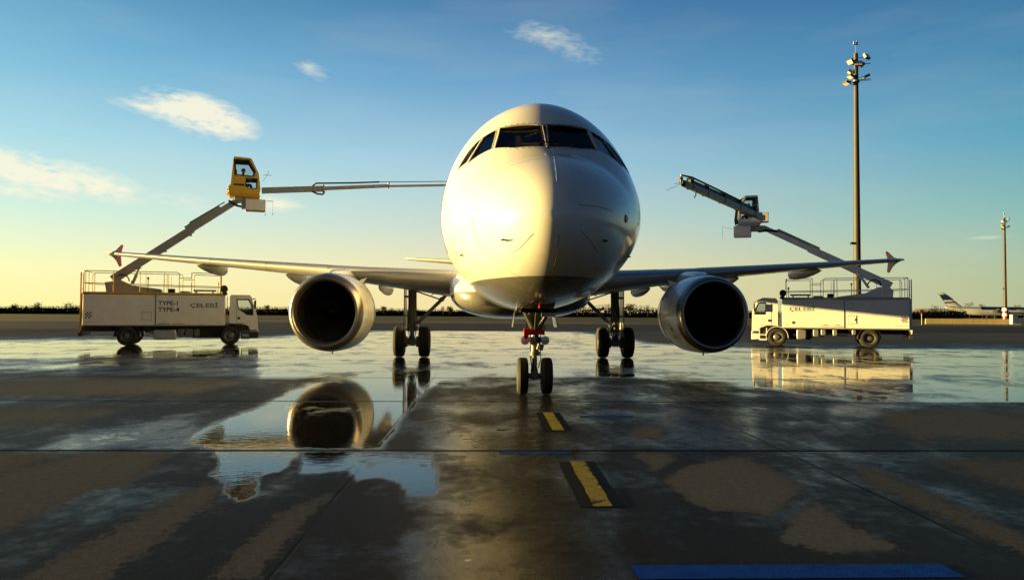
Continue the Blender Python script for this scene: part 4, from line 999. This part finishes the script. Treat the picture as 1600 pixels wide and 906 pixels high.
        mb = MB(); mb.box(8.02, 8.42, s2*1.12-.03, s2*1.12+.03, .30, .36); mb.box(8.02, 8.42, s2*1.12-.03, s2*1.12+.03, .58, .63); mb.box(8.0, 8.05, s2*1.12-.03, s2*1.12+.03, .3, .98); mb.box(8.42, 8.46, s2*1.12-.03, s2*1.12+.03, .3, .98); mb.build('cab_step', M_chassis if left else M_truckwhite, cab, smooth=False)
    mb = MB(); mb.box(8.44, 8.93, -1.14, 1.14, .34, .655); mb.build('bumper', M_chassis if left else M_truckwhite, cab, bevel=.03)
    mb = MB(); mb.box(7.35, 8.40, -1.0, 1.0, .72, 1.04); mb.build('engine_cover', M_chassis, cab, smooth=False)
    mb = MB(); mb.add([(8.50, -1.0, 2.42), (8.50, 1.0, 2.42), (8.78, 1.0, 1.64), (8.78, -1.0, 1.64), (8.505, -1.0, 2.42), (8.505, 1.0, 2.42), (8.785, 1.0, 1.64), (8.785, -1.0, 1.64)], [(0, 1, 2, 3), (7, 6, 5, 4)]); mb.build('windscreen', M_glass, cab, smooth=False)
    mb = MB(); mb.tube([(8.2, 0, 1.6), (8.33, 0, 1.75)], .02, 6); mb.box(7.6, 8.0, -.9, -.4, 1.2, 1.5); mb.box(7.55, 7.68, -.88, -.42, 1.45, 2.15); mb.box(7.6, 8.0, .4, .9, 1.2, 1.5); mb.box(7.55, 7.68, .42, .88, 1.45, 2.15); mb.build('cab_seat', M_inside, cab, bevel=.03)
    mb = MB()
    for k in range(5): mb.cyl((7.22, vy*.5, 1.2+k*.25), (7.22, vy*.95, 1.2+k*.25), .014, .014, 6)
    for y_ in (.5, .95): mb.cyl((7.22, vy*y_, .95), (7.22, vy*y_, 2.5), .018, .018, 6)
    mb.build('cab_ladder', rail_m, T)
    for o in [c_ for c_ in T.children]+[g_ for c_ in T.children for g_ in c_.children]:
        if o.name.startswith(('wheel', 'rim', 'mudguard')):
            xs_ = [v.co.x for v in o.data.vertices]; cx_ = (min(xs_)+max(xs_))/2; cx_ = 2.15 if abs(cx_-2.15) < 1 else 7.4
            for v in o.data.vertices: v.co.x += cx_*(K-1)
        elif o.name.startswith('lettering') and abs(o.matrix_local.translation.x) > .01:
            o.location.x *= K
            for v in o.data.vertices: v.co.x *= K
        else:
            for v in o.data.vertices: v.co.x *= K
    T.scale = (SC, SC, SC)
    return T

def w2l(T): 
    M_ = Matrix.Translation(T.location) @ Matrix.Rotation(T.rotation_euler.z, 4, 'Z') @ Matrix.Scale(T.scale.x, 4); return M_.inverted()
# left truck
lrear = Vector(at(128.7, 500, 35.3)); YL = R(18)
TL = truck((lrear.x-.36, lrear.y+1.09, 0), YL, -1, 'white de-icing truck with yellow rails and TYPE-1 lettering, under the left wingtip', M_yellow, M_yellow, True, .915, .94)
I = w2l(TL)
def lp(px, py, dy=0):   # point in the truck's middle plane seen at a pixel -> local
    d = ray(px, py); n_ = Vector((-sin(YL), cos(YL), 0)); o_ = Vector(TL.location)+n_*dy; k = (o_-CAM).dot(n_)/d.dot(n_); return I @ (CAM+d*k)
mb = MB(); mb.prism([(x*.94, z) for x, z in ((.85, 3.17), (.95, 2.60), (3.7, 2.60), (3.62, 2.86), (2.2, 3.02), (1.55, 3.32), (1.1, 3.2))], -.4, .4); mb.build('boom_turret', M_boomgrey, TL, smooth=False, bevel=.03)
a = lp(176, 437); b = lp(373, 312); d_ = b-a
mb = MB(); mb.beam(a, a+d_*.62, .30, .42, 0, .38); mb.beam(a+d_*.50+Vector((0, 0, .02)), a+d_*.985, .22, .30); mb.beam(a+d_*.58+Vector((-.12, 0, .2)), a+d_*.86+Vector((-.12, 0, .2)), .20, .16)
for f in (.2, .4, .6): q = a+d_*f; mb.box(q.x-.1, q.x+.1, -.18, .18, q.z-.28, q.z-.05)
bm_ = mb.build('lower_boom', M_boomgrey, TL, smooth=False, bevel=.01)
mb = MB(); c1_ = lp(206, 443); c2_ = lp(219, 414); mb.cyl((c1_.x, .12, c1_.z), ((c1_.x+c2_.x)/2, .12, (c1_.z+c2_.z)/2), .09, .09, 12); mb.cyl((c1_.x, .12, c1_.z), (c2_.x, .12, c2_.z), .05, .05, 10, 1)
mb.build('lift_cylinder', [M_boomgrey, M_chrome], TL)
mb = MB(); q = lp(192, 440); mb.tube([q+Vector((cos(R(k))*.33, -.3, sin(R(k))*.35)) for k in range(0, 181, 12)], .03, 8); mb.tube([b+Vector((-.5, -.15, -.1)), b+Vector((-.1, -.2, -.35)), b+Vector((.3, -.15, -.42)), b+Vector((.8, -.1, -.15))], .06, 8); mb.tube([a+d_*.62+Vector((-.15, -.17, .3)), a+d_*.9+Vector((-.1, -.17, .25))], .03, 6)
mb.build('hydraulic_hose', M_black, TL)
# operator's cabin (yellow), hollow
def cabin(T, C0, rz, shell_m, label_trim, sc=1.0):
    # local of the cabin: x forward, z up from floor; C0 = floor centre, in truck coordinates
    X = Matrix.Translation(C0) @ Matrix.Rotation(rz, 4, 'Z') @ Matrix.Scale(sc, 4)
    prof = [(-.82, 0), (.74, 0), (.80, .35), (.70, 1.15), (.35, 1.88), (.25, 1.95), (-.52, 1.98), (-.58, 1.92), (-.70, .50), (-.82, .40)]
    mb = MB(); mb.prism(prof, -.6, .6); s0 = mb.mesh('s', [])
    mb = MB(); mb.prism([(-.64, .12), (.68, .12), (.70, .4), (.60, 1.12), (.28, 1.83), (-.48, 1.88), (-.62, .5)], -.54, .54); c1 = mb.mesh('c', [])
    wup = [(-.50, 1.80), (.20, 1.80), (.52, 1.25), (.40, .98), (-.46, 1.02)]; wlo = [(.08, .86), (.62, .84), (.60, .34), (.16, .34), (.05, .48)]
    cs = [c1]
    for wp in (wup, wlo): mb = MB(); mb.prism(wp, -.8, .8); cs.append(mb.mesh('c', []))
    mb = MB(); mb.box(.45, 1.0, -.48, .48, 1.05, 1.55); cs.append(mb.mesh('c', []))
    ms = cut(s0, cs); ms.materials.clear(); ms.materials.append(shell_m); ms.materials.append(M_inside)
    for p in ms.polygons:
        c_ = p.center
        if abs(c_.y) < .56 and .1 < c_.z < 1.89 and c_.x > -.66: p.material_index = 1
    ms.transform(X); cb_ = link('operator_cabin', ms, T, True, 30, .012)
    for s2 in (-1, 1):
        for wp in (wup, wlo):
            mb = MB(); mb.prism(wp, s2*.57-.003, s2*.57+.003, T=X); mb.build('cabin_window', M_glass, cb_, smooth=False)
            n_ = len(wp); cx_ = sum(p[0] for p in wp)/n_; cz_ = sum(p[1] for p in wp)/n_; mb = MB()
            rin = [X @ Vector((cx_+(x-cx_)*.93, s2*.607, cz_+(z-cz_)*.93)) for x, z in wp]; rout = [X @ Vector((cx_+(x-cx_)*1.10, s2*.607, cz_+(z-cz_)*1.10)) for x, z in wp]
            rin2 = [X @ Vector((cx_+(x-cx_)*.93, s2*.56, cz_+(z-cz_)*.93)) for x, z in wp]; ro2 = [X @ Vector((cx_+(x-cx_)*1.10, s2*.598, cz_+(z-cz_)*1.10)) for x, z in wp]
            mb.loft([rin2, rin, rout, ro2], 0); mb.build('window_frame', M_black, cb_, smooth=False)
        mb = MB(); mb.box(-.55, -.02, s2*.605-.004, s2*.605+.004, .44, .54, T=X)
        mb.build('louvre', M_black, cb_, smooth=False)
    mb = MB(); mb.box(-.42, -.1, -.25, .25, .12, .55, T=X); mb.box(-.50, -.40, -.24, .24, .5, 1.35, T=X); mb.build('operator_seat', M_inside, cb_, bevel=.03)
    mb = MB(); mb.box(-.75, .78, -.5, .5, -.10, -.002, T=X); mb.box(-.88, -.70, -.35, .35, .02, .30, T=X); mb.build('cabin_floor', label_trim, cb_, bevel=.01)
    return cb_, X
cc = lp(382, 306)
cabL, XL = cabin(TL, (cc.x, 0, cc.z), 0, M_cabyellow, M_yellow, 1.0)
mb = MB(); mb.box(cc.x-.5, cc.x+.1, -.3, .3, cc.z-.38, cc.z-.11); mb.box(cc.x-.15, cc.x+.12, -.32, .32, cc.z-.7, cc.z-.3); mb.build('boom_head', M_boomgrey, TL, bevel=.02)
mb = MB(); mb.box(cc.x+.05, cc.x+1.08, -.45, .45, cc.z-.80, cc.z-.22); mb.build('control_box', M_truckwhite, TL, bevel=.03)
mb = MB(); q = lp(411, 314); mb.tube([q, q+Vector((.55, -.1, -.02))], .008, 6); mb.tube([q+Vector((.2, -.1, -.02)), q+Vector((.5, -.3, .02))], .007, 6)
for e in (Vector((.5, -.3, .02)), Vector((.12, -.1, -.02))): mb.tube([q+e, q+e+Vector((0, 0, -.75))], .005, 5); mb.cyl(q+e+Vector((0, 0, -.72)), q+e+Vector((0, 0, -.80)), .018, .018, 6)
mb.build('proximity_feeler', M_black, TL); mb = MB(); mb.tube([lp(411, 285)+Vector((0, -.5, 0)), lp(411, 274)+Vector((.25, -.5, 0)), lp(411, 269)+Vector((.25, -.5, 0))], .01, 6); mb.tube([lp(411, 276)+Vector((0, -.5, 0)), lp(411, 276)+Vector((.45, -.5, 0))], .01, 6)
mb.build('cabin_aerial', M_black, TL)
n0 = lp(409, 298); n1 = lp(505, 295); n2_ = lp(607, 290.5); n3_ = lp(704, 289.5)
mb = MB(); mb.beam(n0, n1, .26, .30); mb.beam(n0.lerp(n1, .7), n2_, .20, .20, 0, .17); mb.beam(n1.lerp(n2_, .8), n3_, .12, .12)
mb.box(n2_.x-.04, n2_.x+.04, -.14, .14, n2_.z-.14, n2_.z+.18); mb.box(n1.x-.05, n1.x+.05, -.16, .16, n1.z-.2, n1.z+.2); mb.build('nozzle_boom', M_boomgrey, TL, smooth=False, bevel=.008)
mb = MB(); p0 = lp(488, 290); mb.tube([p0+Vector((0, -.12, -.05)), p0+Vector((.2, -.12, .12)), lp(550, 286.5)+Vector((0, -.12, 0)), lp(592, 285)+Vector((0, -.12, 0))], .045, 8); mb.tube([lp(590, 285)+Vector((0, -.1, 0)), lp(704, 284)+Vector((0, -.1, 0))], .022, 6)
mb.tube([lp(488, 300)+Vector((0, -.15, 0)), lp(495, 303.5)+Vector((0, -.15, 0)), lp(504, 304.5)+Vector((0, -.15, 0)), lp(507, 300)+Vector((0, -.15, 0))], .05, 8); mb.build('fluid_hose', M_black, TL)
wc = Matrix.Translation(TL.location) @ Matrix.Rotation(YL, 4, 'Z') @ Matrix.Scale(.94, 4) @ XL
opp = seated_person(wc @ Vector((-.10, 0, .56)), YL, .96, 'person in dark jacket operating the boom inside the raised yellow cabin', M_jacket)

# right truck
YR = R(180-21); nR = Vector((-sin(YR), cos(YR), 0))
rr_ = at(1421.5, 505, 36.9)
TR = truck((rr_.x, rr_.y, 0), YR, 1, 'white de-icing truck with grey rails and sunlit side, under the right wingtip', M_boomwhite, M_deckgrey, False, .885, .95)
TR.location = Vector((rr_.x, rr_.y, 0))-Vector((-sin(YR), cos(YR), 0))*1.14
IR = w2l(TR)
def rp(px, py, dy=0):
    d = ray(px, py); o_ = Vector(TR.location)+nR*dy; k = (o_-CAM).dot(nR)/d.dot(nR); return IR @ (CAM+d*k)
mb = MB(); mb.prism([(x*.9, z) for x, z in ((.70, 3.05), (.75, 2.60), (3.9, 2.60), (3.8, 2.72), (2.2, 2.92), (1.5, 3.25), (.95, 3.25))], -.4, .4); mb.build('boom_turret', M_boomwhite, TR, smooth=False, bevel=.03)
a = rp(1392, 447); b = rp(1189, 354); d_ = b-a
mb = MB(); mb.beam(a, a+d_*.62, .30, .42, 0, .38); mb.beam(a+d_*.50, a+d_*.985, .22, .28); mb.beam(a+d_*.55+Vector((-.10, 0, .2)), a+d_*.88+Vector((-.10, 0, .2)), .20, .13, 1)
bmR = mb.build('lower_boom', [M_boomwhite, M_boomgrey], TR, smooth=False, bevel=.01)
mb = MB(); c1_ = rp(1357, 450); c2_ = rp(1338, 424); mb.cyl((c1_.x, .12, c1_.z), (c2_.x, .12, c2_.z), .075, .06, 12); mb.build('lift_cylinder', M_boomwhite, TR)
mb = MB(); q = rp(1365, 447); mb.tube([q+Vector((cos(R(k))*.33, .3, sin(R(k))*.33)) for k in range(0, 181, 12)], .035, 8); mb.tube([b+Vector((-.9, .1, -.3)), b+Vector((-.3, .15, -.25)), b+Vector((.1, .15, -.3)), b+Vector((.35, .15, -.1))], .07, 8); mb.build('hydraulic_hose', M_black, TR)
cc = rp(1168, 351)
cabR, XR = cabin(TR, (cc.x, 0, cc.z), R(14), M_truckwhite, M_truckwhite, .82)
mb = MB(); mb.box(cc.x-.2, cc.x+.75, -.45, .45, cc.z-.72, cc.z-.12); mb.build('control_box', M_truckwhite, TR, bevel=.03)
mb = MB(); mb.box(cc.x-.85, cc.x-.1, -.3, .3, cc.z-.40, cc.z-.1); mb.box(cc.x-1.15, cc.x-.62, -.3, .3, cc.z+.1, cc.z+.65); mb.build('boom_head', M_boomgrey, TR, bevel=.02)
mb = MB(); q = rp(1146, 358); mb.tube([q, q+Vector((.6, .1, .13))], .008, 6); mb.tube([q+Vector((.6, .1, .13)), q+Vector((.6, .1, -.6))], .005, 5); mb.build('proximity_feeler', M_black, TR)
q0 = IR @ at(1192, 341, 37.0); q1 = IR @ at(1067, 286, 31.5)
mb = MB(); dd = q1-q0; mb.beam(q0, q1, .28, .26, 0, .22); mb.beam(q0.lerp(q1, .08)+Vector((0, 0, .25)), q0.lerp(q1, .93)+Vector((0, 0, .22)), .16, .16, 1)
for f in (.15, .35, .55, .75, .92): q = q0.lerp(q1, f); mb.beam(q+Vector((0, 0, -.15)), q+Vector((0, 0, .38)), .34, .05, 1)
mb.build('nozzle_boom', [M_boomgrey, M_black], TR, smooth=False, bevel=.01)
mb = MB(); mb.tube([q0.lerp(q1, .3)+Vector((0, .1, .36)), q0.lerp(q1, .6)+Vector((0, .1, .40)), q0.lerp(q1, .9)+Vector((0, .1, .42)), q0.lerp(q1, 1.02)+Vector((0, .1, .3)), q1+dd*.02+Vector((0, 0, -.05))], .045, 8); mb.build('fluid_hose', M_black, TR)
mb = MB(); nd = dd.normalized(); mb.cyl(q1-nd*.1, q1+nd*.18, .15, .11, 14); mb.cyl(q1+nd*.1+Vector((0, 0, .18)), q1+nd*.3+Vector((0, 0, .16)), .08, .06, 10); mb.tube([q1, IR @ at(1041, 298, 31.0)], .008, 5); mb.tube([q1, IR @ at(1053, 287, 31.0)], .01, 5); q = q0.lerp(q1, .86); mb.tube([q, q+Vector((0, 0, -.32)), q+Vector((.08, 0, -.42))], .03, 6); mb.build('spray_nozzle', M_black, TR)
wcR = Matrix.Translation(TR.location) @ Matrix.Rotation(YR, 4, 'Z') @ Matrix.Scale(.95, 4) @ XR
seated_person(wcR @ Vector((-.10, 0, .56)), YR+R(14), .82, 'person in dark jacket seated inside the raised white cabin', M_jacket)

# ------------------------------------------------------------------ masts
def mast(px, d, h, label, lit_from, red_foot=False, r0=.34, r1=.20):
    g = at(px, 500, d); T = root('light_mast', label, 'light mast', (g.x, g.y, 0), 0, 'floodlight masts of the apron')
    # lean follows the photograph's mast: very slight
    mb = MB(); mb.lathe([(0, r0), (h*.35, r0-(r0-r1)*.35), (h, r1)], 'z', (0, 0, 0), 20); mb.lathe([(0, r0+.25), (.05, r0+.25), (.06, r0)], 'z', (0, 0, 0), 20); mb.build('pole', M_mast, T)
    def lamp(x, y, z, rz, tilt, w_=.75):
        X = Matrix.Translation((x, y, z)) @ Matrix.Rotation(rz, 4, 'Z') @ Matrix.Rotation(tilt, 4, 'X')
        mb = MB(); mb.box(-w_/2, w_/2, -.12, .16, -.28, .28, 0, X); mb.box(-w_/2+.05, w_/2-.05, -.13, -.12, -.23, .23, 1, X); mb.beam(X @ Vector((0, .1, 0)), (x*.2, y*.2, z-.15), .05, .05); return mb.build('floodlight', [M_steel, M_lampglass], T, bevel=.02)
    lamp(1.15, -.2, h-0.35, R(35), R(-25), .95); lamp(-.75, -.3, h-1.01, R(-70), R(40)); lamp(.05, -.5, h-1.28, R(-10), R(-12), .8); lamp(-.55, .2, h-2.03, R(-100), R(50), .6)
    lamp(1.25, .1, h-2.55, R(80), R(65), .9); lamp(-.75, -.3, h-2.67, R(-80), R(60), .7); lamp(-1.1, -.1, h-3.36, R(-85), R(70), .9); lamp(.9, .3, h-1.16, R(60), R(50), .5)
    mb = MB(); 
    for z in (h-3.25, h-1.16): mb = MB(); mb.cyl((0, 0, z), (0, 0, z+.25), r1+.14, r1+.14, 16); mb.beam((-1.0, 0, z+.1), (1.7, .1, z+(.5 if z < h-2.3 else .1)), .06, .06); mb.build('head_frame', [M_steel], T)
    mb = MB(); mb.beam((0, 0, h-3.02), (1.8, .1, h-2.90), .05, .05); mb.build('lamp_arm', [M_steel], T); mb = MB(); mb.cyl((0, 0, h), (0, 0, h+1.1), .03, .02, 8); mb.cyl((-.2, 0, h+1.0), (-.2, 0, h+1.35), .09, .09, 10); mb.cyl((.15, 0, h+1.0), (.15, 0, h+1.4), .09, .09, 10); mb.beam((-.3, 0, h+1.0), (.3, 0, h+1.0), .05, .05)
    mb.build('obstruction_light', M_steel, T)
    mb = MB(); zc = 9.3*h/30; mb.beam((0, 0, zc), (-.6, -.1, zc), .05, .05); mb.box(-.75, -.5, -.25, .1, zc-.15, zc+.12); mb.build('camera_housing', M_black, T)
    if red_foot:
        for k in range(4):
            mb = MB(); mb.lathe([(.6+k*.75, r0+.3), (.6+k*.75+.75, r0+.3)], 'z', (0, 0, 0), 16); mb.box(-.6, .6, -.6, .6, .02, .5) if k == 0 else None
            mb.build('foot_band', M_redlamp if k % 2 == 0 else M_truckwhite, T)
    return T
mast(1340, 82, 30.6, 'tall floodlight mast behind the right de-icing truck', 13, False, .42, .24)
mast(1571, 215, 30, 'distant floodlight mast with red and white foot at the right edge', 0, True, .5, .32)

# ------------------------------------------------------------------ far right: barrier, markers, parked airliner
M_barrier = mat('sunlit_concrete', (.34, .28, .14), .8, var=.1, vscale=.4)  # yellow sunlight is put into this concrete colour, on the lookout too
g0 = at(1447, 506, 132); g1 = at(1577, 506, 132)
mb = MB(); L_ = g1.x-g0.x; k = 14
T = root('blast_wall', 'long low yellow-lit concrete barrier at the right beyond the taxiway', 'barrier', (g0.x, 132, 0))
for i in range(k):
    mb = MB(); x0 = L_*i/k; x1 = L_*(i+1)/k-.03; mb.loft([[Vector((x, y, z)) for y, z in ((-.35+.35, 0), (.7, 0), (.6, .25), (.45, .95), (.25, .95), (.1, .25))] for x in (x0, x1)], 0, True); mb.build('barrier_block', M_barrier, T, smooth=False)
T.rotation_euler = (0, 0, R(-14))
g = at(1440, 487, 120); T = root('stop_sign', 'small round red sign on a thin post left of the barrier', 'sign', (g.x, 120, 0))
mb = MB(); mb.cyl((0, 0, 0), (0, 0, 1.9), .04, .04, 8); mb.build('post', M_steel, T); mb = MB(); mb.cyl((0, -.05, 2.1), (0, 0, 2.1), .34, .34, 20); mb.cyl((0, -.06, 2.1), (0, -.05, 2.1), .16, .16, 16, 1); mb.build('disc', [mat('sign_red', (.7, .03, .02), .4), M_truckwhite], T)
for i, (px, hh, ww) in enumerate(((1584, 1.7, 1.0), (1592, 1.2, .8))):
    g = at(px, 500, 128); T = root('utility_cabinet', ('tall pale' if i == 0 else 'short pale')+' utility cabinet standing right of the distant mast', 'cabinet', (g.x, 128, 0))
    mb = MB(); mb.box(-ww/2, ww/2, -.3, .3, .1, hh); mb.build('cabinet_body', M_truckwhite, T, bevel=.03)
    mb = MB(); mb.box(-ww/2-.06, ww/2+.06, -.36, .36, hh, hh+.08); mb.build('cabinet_roof', M_steel, T, bevel=.01)
    mb = MB(); mb.box(-ww/2+.08, ww/2-.08, -.32, -.3, .2, hh-.1); mb.build('cabinet_door', M_truckwhite, T, smooth=False)
# parked airliner, facing right
M_faraway = mat('far_airliner_white', (.42, .46, .52), .4, var=.05); M_farblue = mat('far_airliner_blue', (.01, .025, .14), .4)
g = at(1477, 490, 330); T = root('parked_airliner', 'distant white airliner with dark blue striped tail beyond the barrier', 'aircraft', (g.x, 330, 0), R(-12))
FS = [(0, .3, 4.9), (2, .7, 4.4), (6, 1.3, 3.9), (11, 1.85, 3.4), (14, 1.95, 3.3), (28, 1.95, 3.2), (32, 1.9, 3.1), (35, 1.4, 2.9), (37, .6, 2.7), (37.5, .1, 2.65)]
mb = MB(); mb.loft([[Vector((x, cos(a)*r_, z+sin(a)*r_)) for a in [2*pi*i/24 for i in range(24)]] for x, r_, z in FS], 0, True); me_ = mb.mesh('body', [M_faraway, M_farblue])
for p in me_.polygons:
    if p.center.x > 14 and p.center.z > 3.9-.0*p.center.x: p.material_index = 1
fb = link('fuselage', me_, T, True, 60)
mb = MB(); rs = []
for z, x0, ch in ((4.8, 1.0, 7.0), (6, .2, 5.6), (11.2, -3.0, 2.8), (11.4, -3.0, 2.4)): rs.append([Vector((x0+(1-u)*ch, v*ch, z)) for u, v in airfoil(.09, 10)])
mb.loft(rs, 0, True); me_ = mb.mesh('fin', [M_faraway]); fin = link('tail_fin', me_, T, True, 60)
for k, (z0, z1) in enumerate(((6.6, 7.2), (8.0, 10.4))):
    mb = MB(); zz = [z0, z1]; q = []
    for z in zz: f = (z-6)/5.2; x0 = .2-3.2*f; ch = 5.6-2.8*f; q.append((x0+.03*ch, x0+.97*ch, z))
    for s2 in (-1, 1): mb.add([(q[0][0], s2*.26, q[0][2]), (q[0][1], s2*.26, q[0][2]+.4), (q[1][1], s2*.2, q[1][2]+.2), (q[1][0], s2*.2, q[1][2])], [(0, 1, 2, 3)])
    mb.build('tail_stripe', M_farblue, fin, smooth=False)
for s2 in (-1, 1):
    mb = MB(); rs = [[Vector((x0+(1-u)*ch, s2*y, z+v*ch)) for u, v in airfoil(.1, 8)] for y, x0, ch, z in ((.5, 2.0, 3.6, 4.7), (6.2, -1.4, 1.6, 5.2))]; mb.loft(rs, 0, True); mb.build('tailplane', M_faraway, T)
    mb = MB(); rs = [[Vector((x0+(1-u)*ch, s2*y, z+v*ch)) for u, v in airfoil(.12, 8)] for y, x0, ch, z in ((1.5, 18.0, 6.0, 2.6), (6.4, 16.5, 3.8, 3.0), (17, 13.5, 1.5, 4.0))]; mb.loft(rs, 0, True); mb.build('wing', M_faraway, T)
    mb = MB(); mb.cyl((18.7, s2*3.8, 0), (18.7, s2*3.8, 2.5), .15, .15, 10); mb.cyl((18.7, s2*3.6, .57), (18.7, s2*4.4, .57), .57, .57, 20); mb.build('main_gear', M_rubber, T)
    mb = MB(); mb.lathe([(0, 1.0), (.8, 1.2), (2.4, 1.15), (3.4, .8)], 'x', (20.5, s2*5.75, 1.7), 24); mb.build('engine', M_farblue, T)
mb = MB(); mb.cyl((32, 0, .38), (32, 0, 1.8), .1, .1, 10); mb.cyl((32, -.35, .38), (32, .35, .38), .38, .38, 16); mb.build('nose_gear', M_rubber, T)

# small white building roof / tower far behind the right engine
g = at(1034, 476, 225); T = root('control_hut', 'small distant sunlit hut on a mast among the trees beside the right engine', 'hut', (g.x, 222, 0))
mb = MB(); mb.box(-.7, .7, -.7, .7, 0, 3.6); mb.build('tower', M_oldconc, T, smooth=False); mb = MB(); mb.box(-1.1, 1.1, -1.1, 1.1, 3.6, 5.0); mb.build('lookout', M_barrier, T, bevel=.05); mb = MB(); mb.box(-1.25, 1.25, -1.25, 1.25, 5.0, 5.15); mb.build('roof', M_steel, T, smooth=False)
mb = MB(); mb.box(-.9, .9, -1.12, -1.10, 4.0, 4.7); mb.build('window', M_black, T, smooth=False)

# ------------------------------------------------------------------ vegetation far off
M_leafd = mat('scrub_dark', (.042, .042, .018), .95, spec=.05, var=.5, vscale=.2); M_leafb = mat('scrub_brown', (.050, .036, .019), .95, spec=.05, var=.4, vscale=.3); M_bark = mat('bark', (.05, .038, .025), .9, spec=.05)
rnd = random.Random(3)
def leafquad(mb, p, s, m_):
    a = Vector((rnd.gauss(0, 1), rnd.gauss(0, 1), rnd.gauss(0, 1))).normalized(); b = a.orthogonal().normalized(); c_ = a.cross(b)
    mb.add([p+b*s, p+c_*s*.8, p-b*s*.9, p-c_*s*.7], [(0, 1, 2, 3)], m_)
def line_h(x, yb):   # height of the scrub line, metres, from how it stands in the photograph
    u, v = proj((x, yb, 0)); h = 2.7+.5*noise.noise(Vector((x*.045, 0, 0)))+.45*noise.noise(Vector((x*.21, 3, 0)))
    if 890 < u < 1060: h += 2.6*max(0, 1-abs(u-965)/80)
    if u > 1430: h += 1.0
    if 590 < u < 690: h -= .3
    return max(1.5, h)
def wood(name, label, x0, x1, yb, k_):
    mb = MB(); x = x0
    while x < x1:
        h = line_h(x, yb)*k_
        for k in range(40):
            z = rnd.random()**.85*h; y = yb+rnd.uniform(-2.5, 2.5); low = z < h*.72
            leafquad(mb, Vector((x+rnd.uniform(-.8, .8), y, z)), (rnd.uniform(.24, .5) if low else rnd.uniform(.08, .2))*k_**.5, 0 if rnd.random() < .7 else 1)
        for k in range(3):
            q = Vector((x+rnd.uniform(-.6, .6), yb-1+rnd.uniform(0, 2), h*.6)); mb.cyl(q, q+Vector((rnd.uniform(-.3, .3), 0, h*rnd.uniform(.3, .55))), .05, .015, 3, 1, cap=False)
        x += .55
    o = mb.build(name, [M_leafd, M_leafb], smooth=False); o['kind'] = 'stuff'; o['label'] = label; o['category'] = 'wood'
    mb = MB(); a, b = yb+2.5, yb+4; mb.add([(x0, a, 0), (x1, a, 0), (x1, b, 0), (x0, b, 0), (x0, a, 1.1), (x1, a, 1.1), (x1, b, 1.1), (x0, b, 1.1)], [(0, 1, 5, 4), (4, 5, 6, 7), (2, 3, 7, 6), (1, 2, 6, 5), (3, 0, 4, 7)])
    struct(mb.build('field_bank', M_leafd, smooth=False))
wood('treeline', 'low dark wood of scrub along the horizon behind both trucks and the engines', -215, 168, 262, 1.0)
wood('distant_wood', 'dark wood far behind the parked airliner at the right', 205, 330, 395, 1.25)
def bare_tree(px, h, label, leafy, d=256):
    h *= .72; g = at(px, 490, d); T = root('tree', label, 'tree', (g.x, d, 0), 0, 'single trees standing out of the far tree line')
    mb = MB(); mb.tube([(0, 0, 0), (.08, 0, h*.35), (0, .05, h*.7), (.1, 0, h*.95)], [.16, .12, .06, .02], 6); mb.build('trunk', M_bark, T)
    mb = MB()
    for k in range(34):
        z = h*rnd.uniform(.3, .85); a = rnd.uniform(0, 2*pi); r_ = h*.30*rnd.uniform(.5, 1)*(1-abs(z/h-.6)); p0 = Vector((0, 0, z)); p1 = p0+Vector((cos(a)*r_, sin(a)*r_, h*rnd.uniform(.10, .24)))
        mb.cyl(p0, p1, .035, .012, 3, 0, cap=False)
        for j in range(3): e = p0.lerp(p1, rnd.uniform(.4, 1)); mb.cyl(e, e+Vector((rnd.uniform(-.5, .5), rnd.uniform(-.5, .5), rnd.uniform(.1, .5))), .02, .008, 3, 0, cap=False)
        if leafy:
            for j in range(10): leafquad(mb, p1+Vector((rnd.gauss(0, .35), rnd.gauss(0, .35), rnd.gauss(0, .25))), rnd.uniform(.1, .22), 1)
    mb.build('crown', [M_bark, M_leafb], T)
for px, h, l, lf in ((22, 4.2, 'bare round tree at the far left edge of the tree line', 1), (103, 5.4, 'left tree of the bare pair beside the rear of the left truck', 0), (109.5, 5.5, 'right tree of the bare pair beside the rear of the left truck', 0), (58, 4.6, 'low bushy tree left of the bare pair', 1),
    (417, 4.4, 'bushy tree just right of the left truck cab', 1), (432, 4.1, 'small bare tree between the left truck and the left engine', 0), (600, 4.0, 'low tree just right of the left engine', 1), (612, 3.8, 'small bare tree between the left engine and the left main gear', 0), (692, 4.6, 'bare tree right of the left main gear', 0), (703, 4.4, 'bushy tree close to the belly on the left', 1),
    (902, 7.5, 'tall brown tree showing right of the nose gear', 1), (912, 6.8, 'second brown tree right of the nose gear, slimmer', 0), (985, 6.2, 'bushy tree right of the right main gear', 1), (1012, 6.0, 'bare tree left of the right engine', 0), (1460, 6.0, 'dark tree behind the right truck rear', 1), (1515, 7.0, 'dark round tree above the distant airliner', 1), (1535, 6.3, 'smaller dark tree right of the round one above the distant airliner', 1), (1590, 5.8, 'dark tree at the far right edge', 1)):
    bare_tree(px, h*(1.5 if px > 1430 else 1), l, lf, 385 if px > 1430 else 256)

# ------------------------------------------------------------------ render settings
scene.render.engine = 'CYCLES'
scene.cycles.max_bounces = 8; scene.cycles.glossy_bounces = 4; scene.cycles.transparent_max_bounces = 12
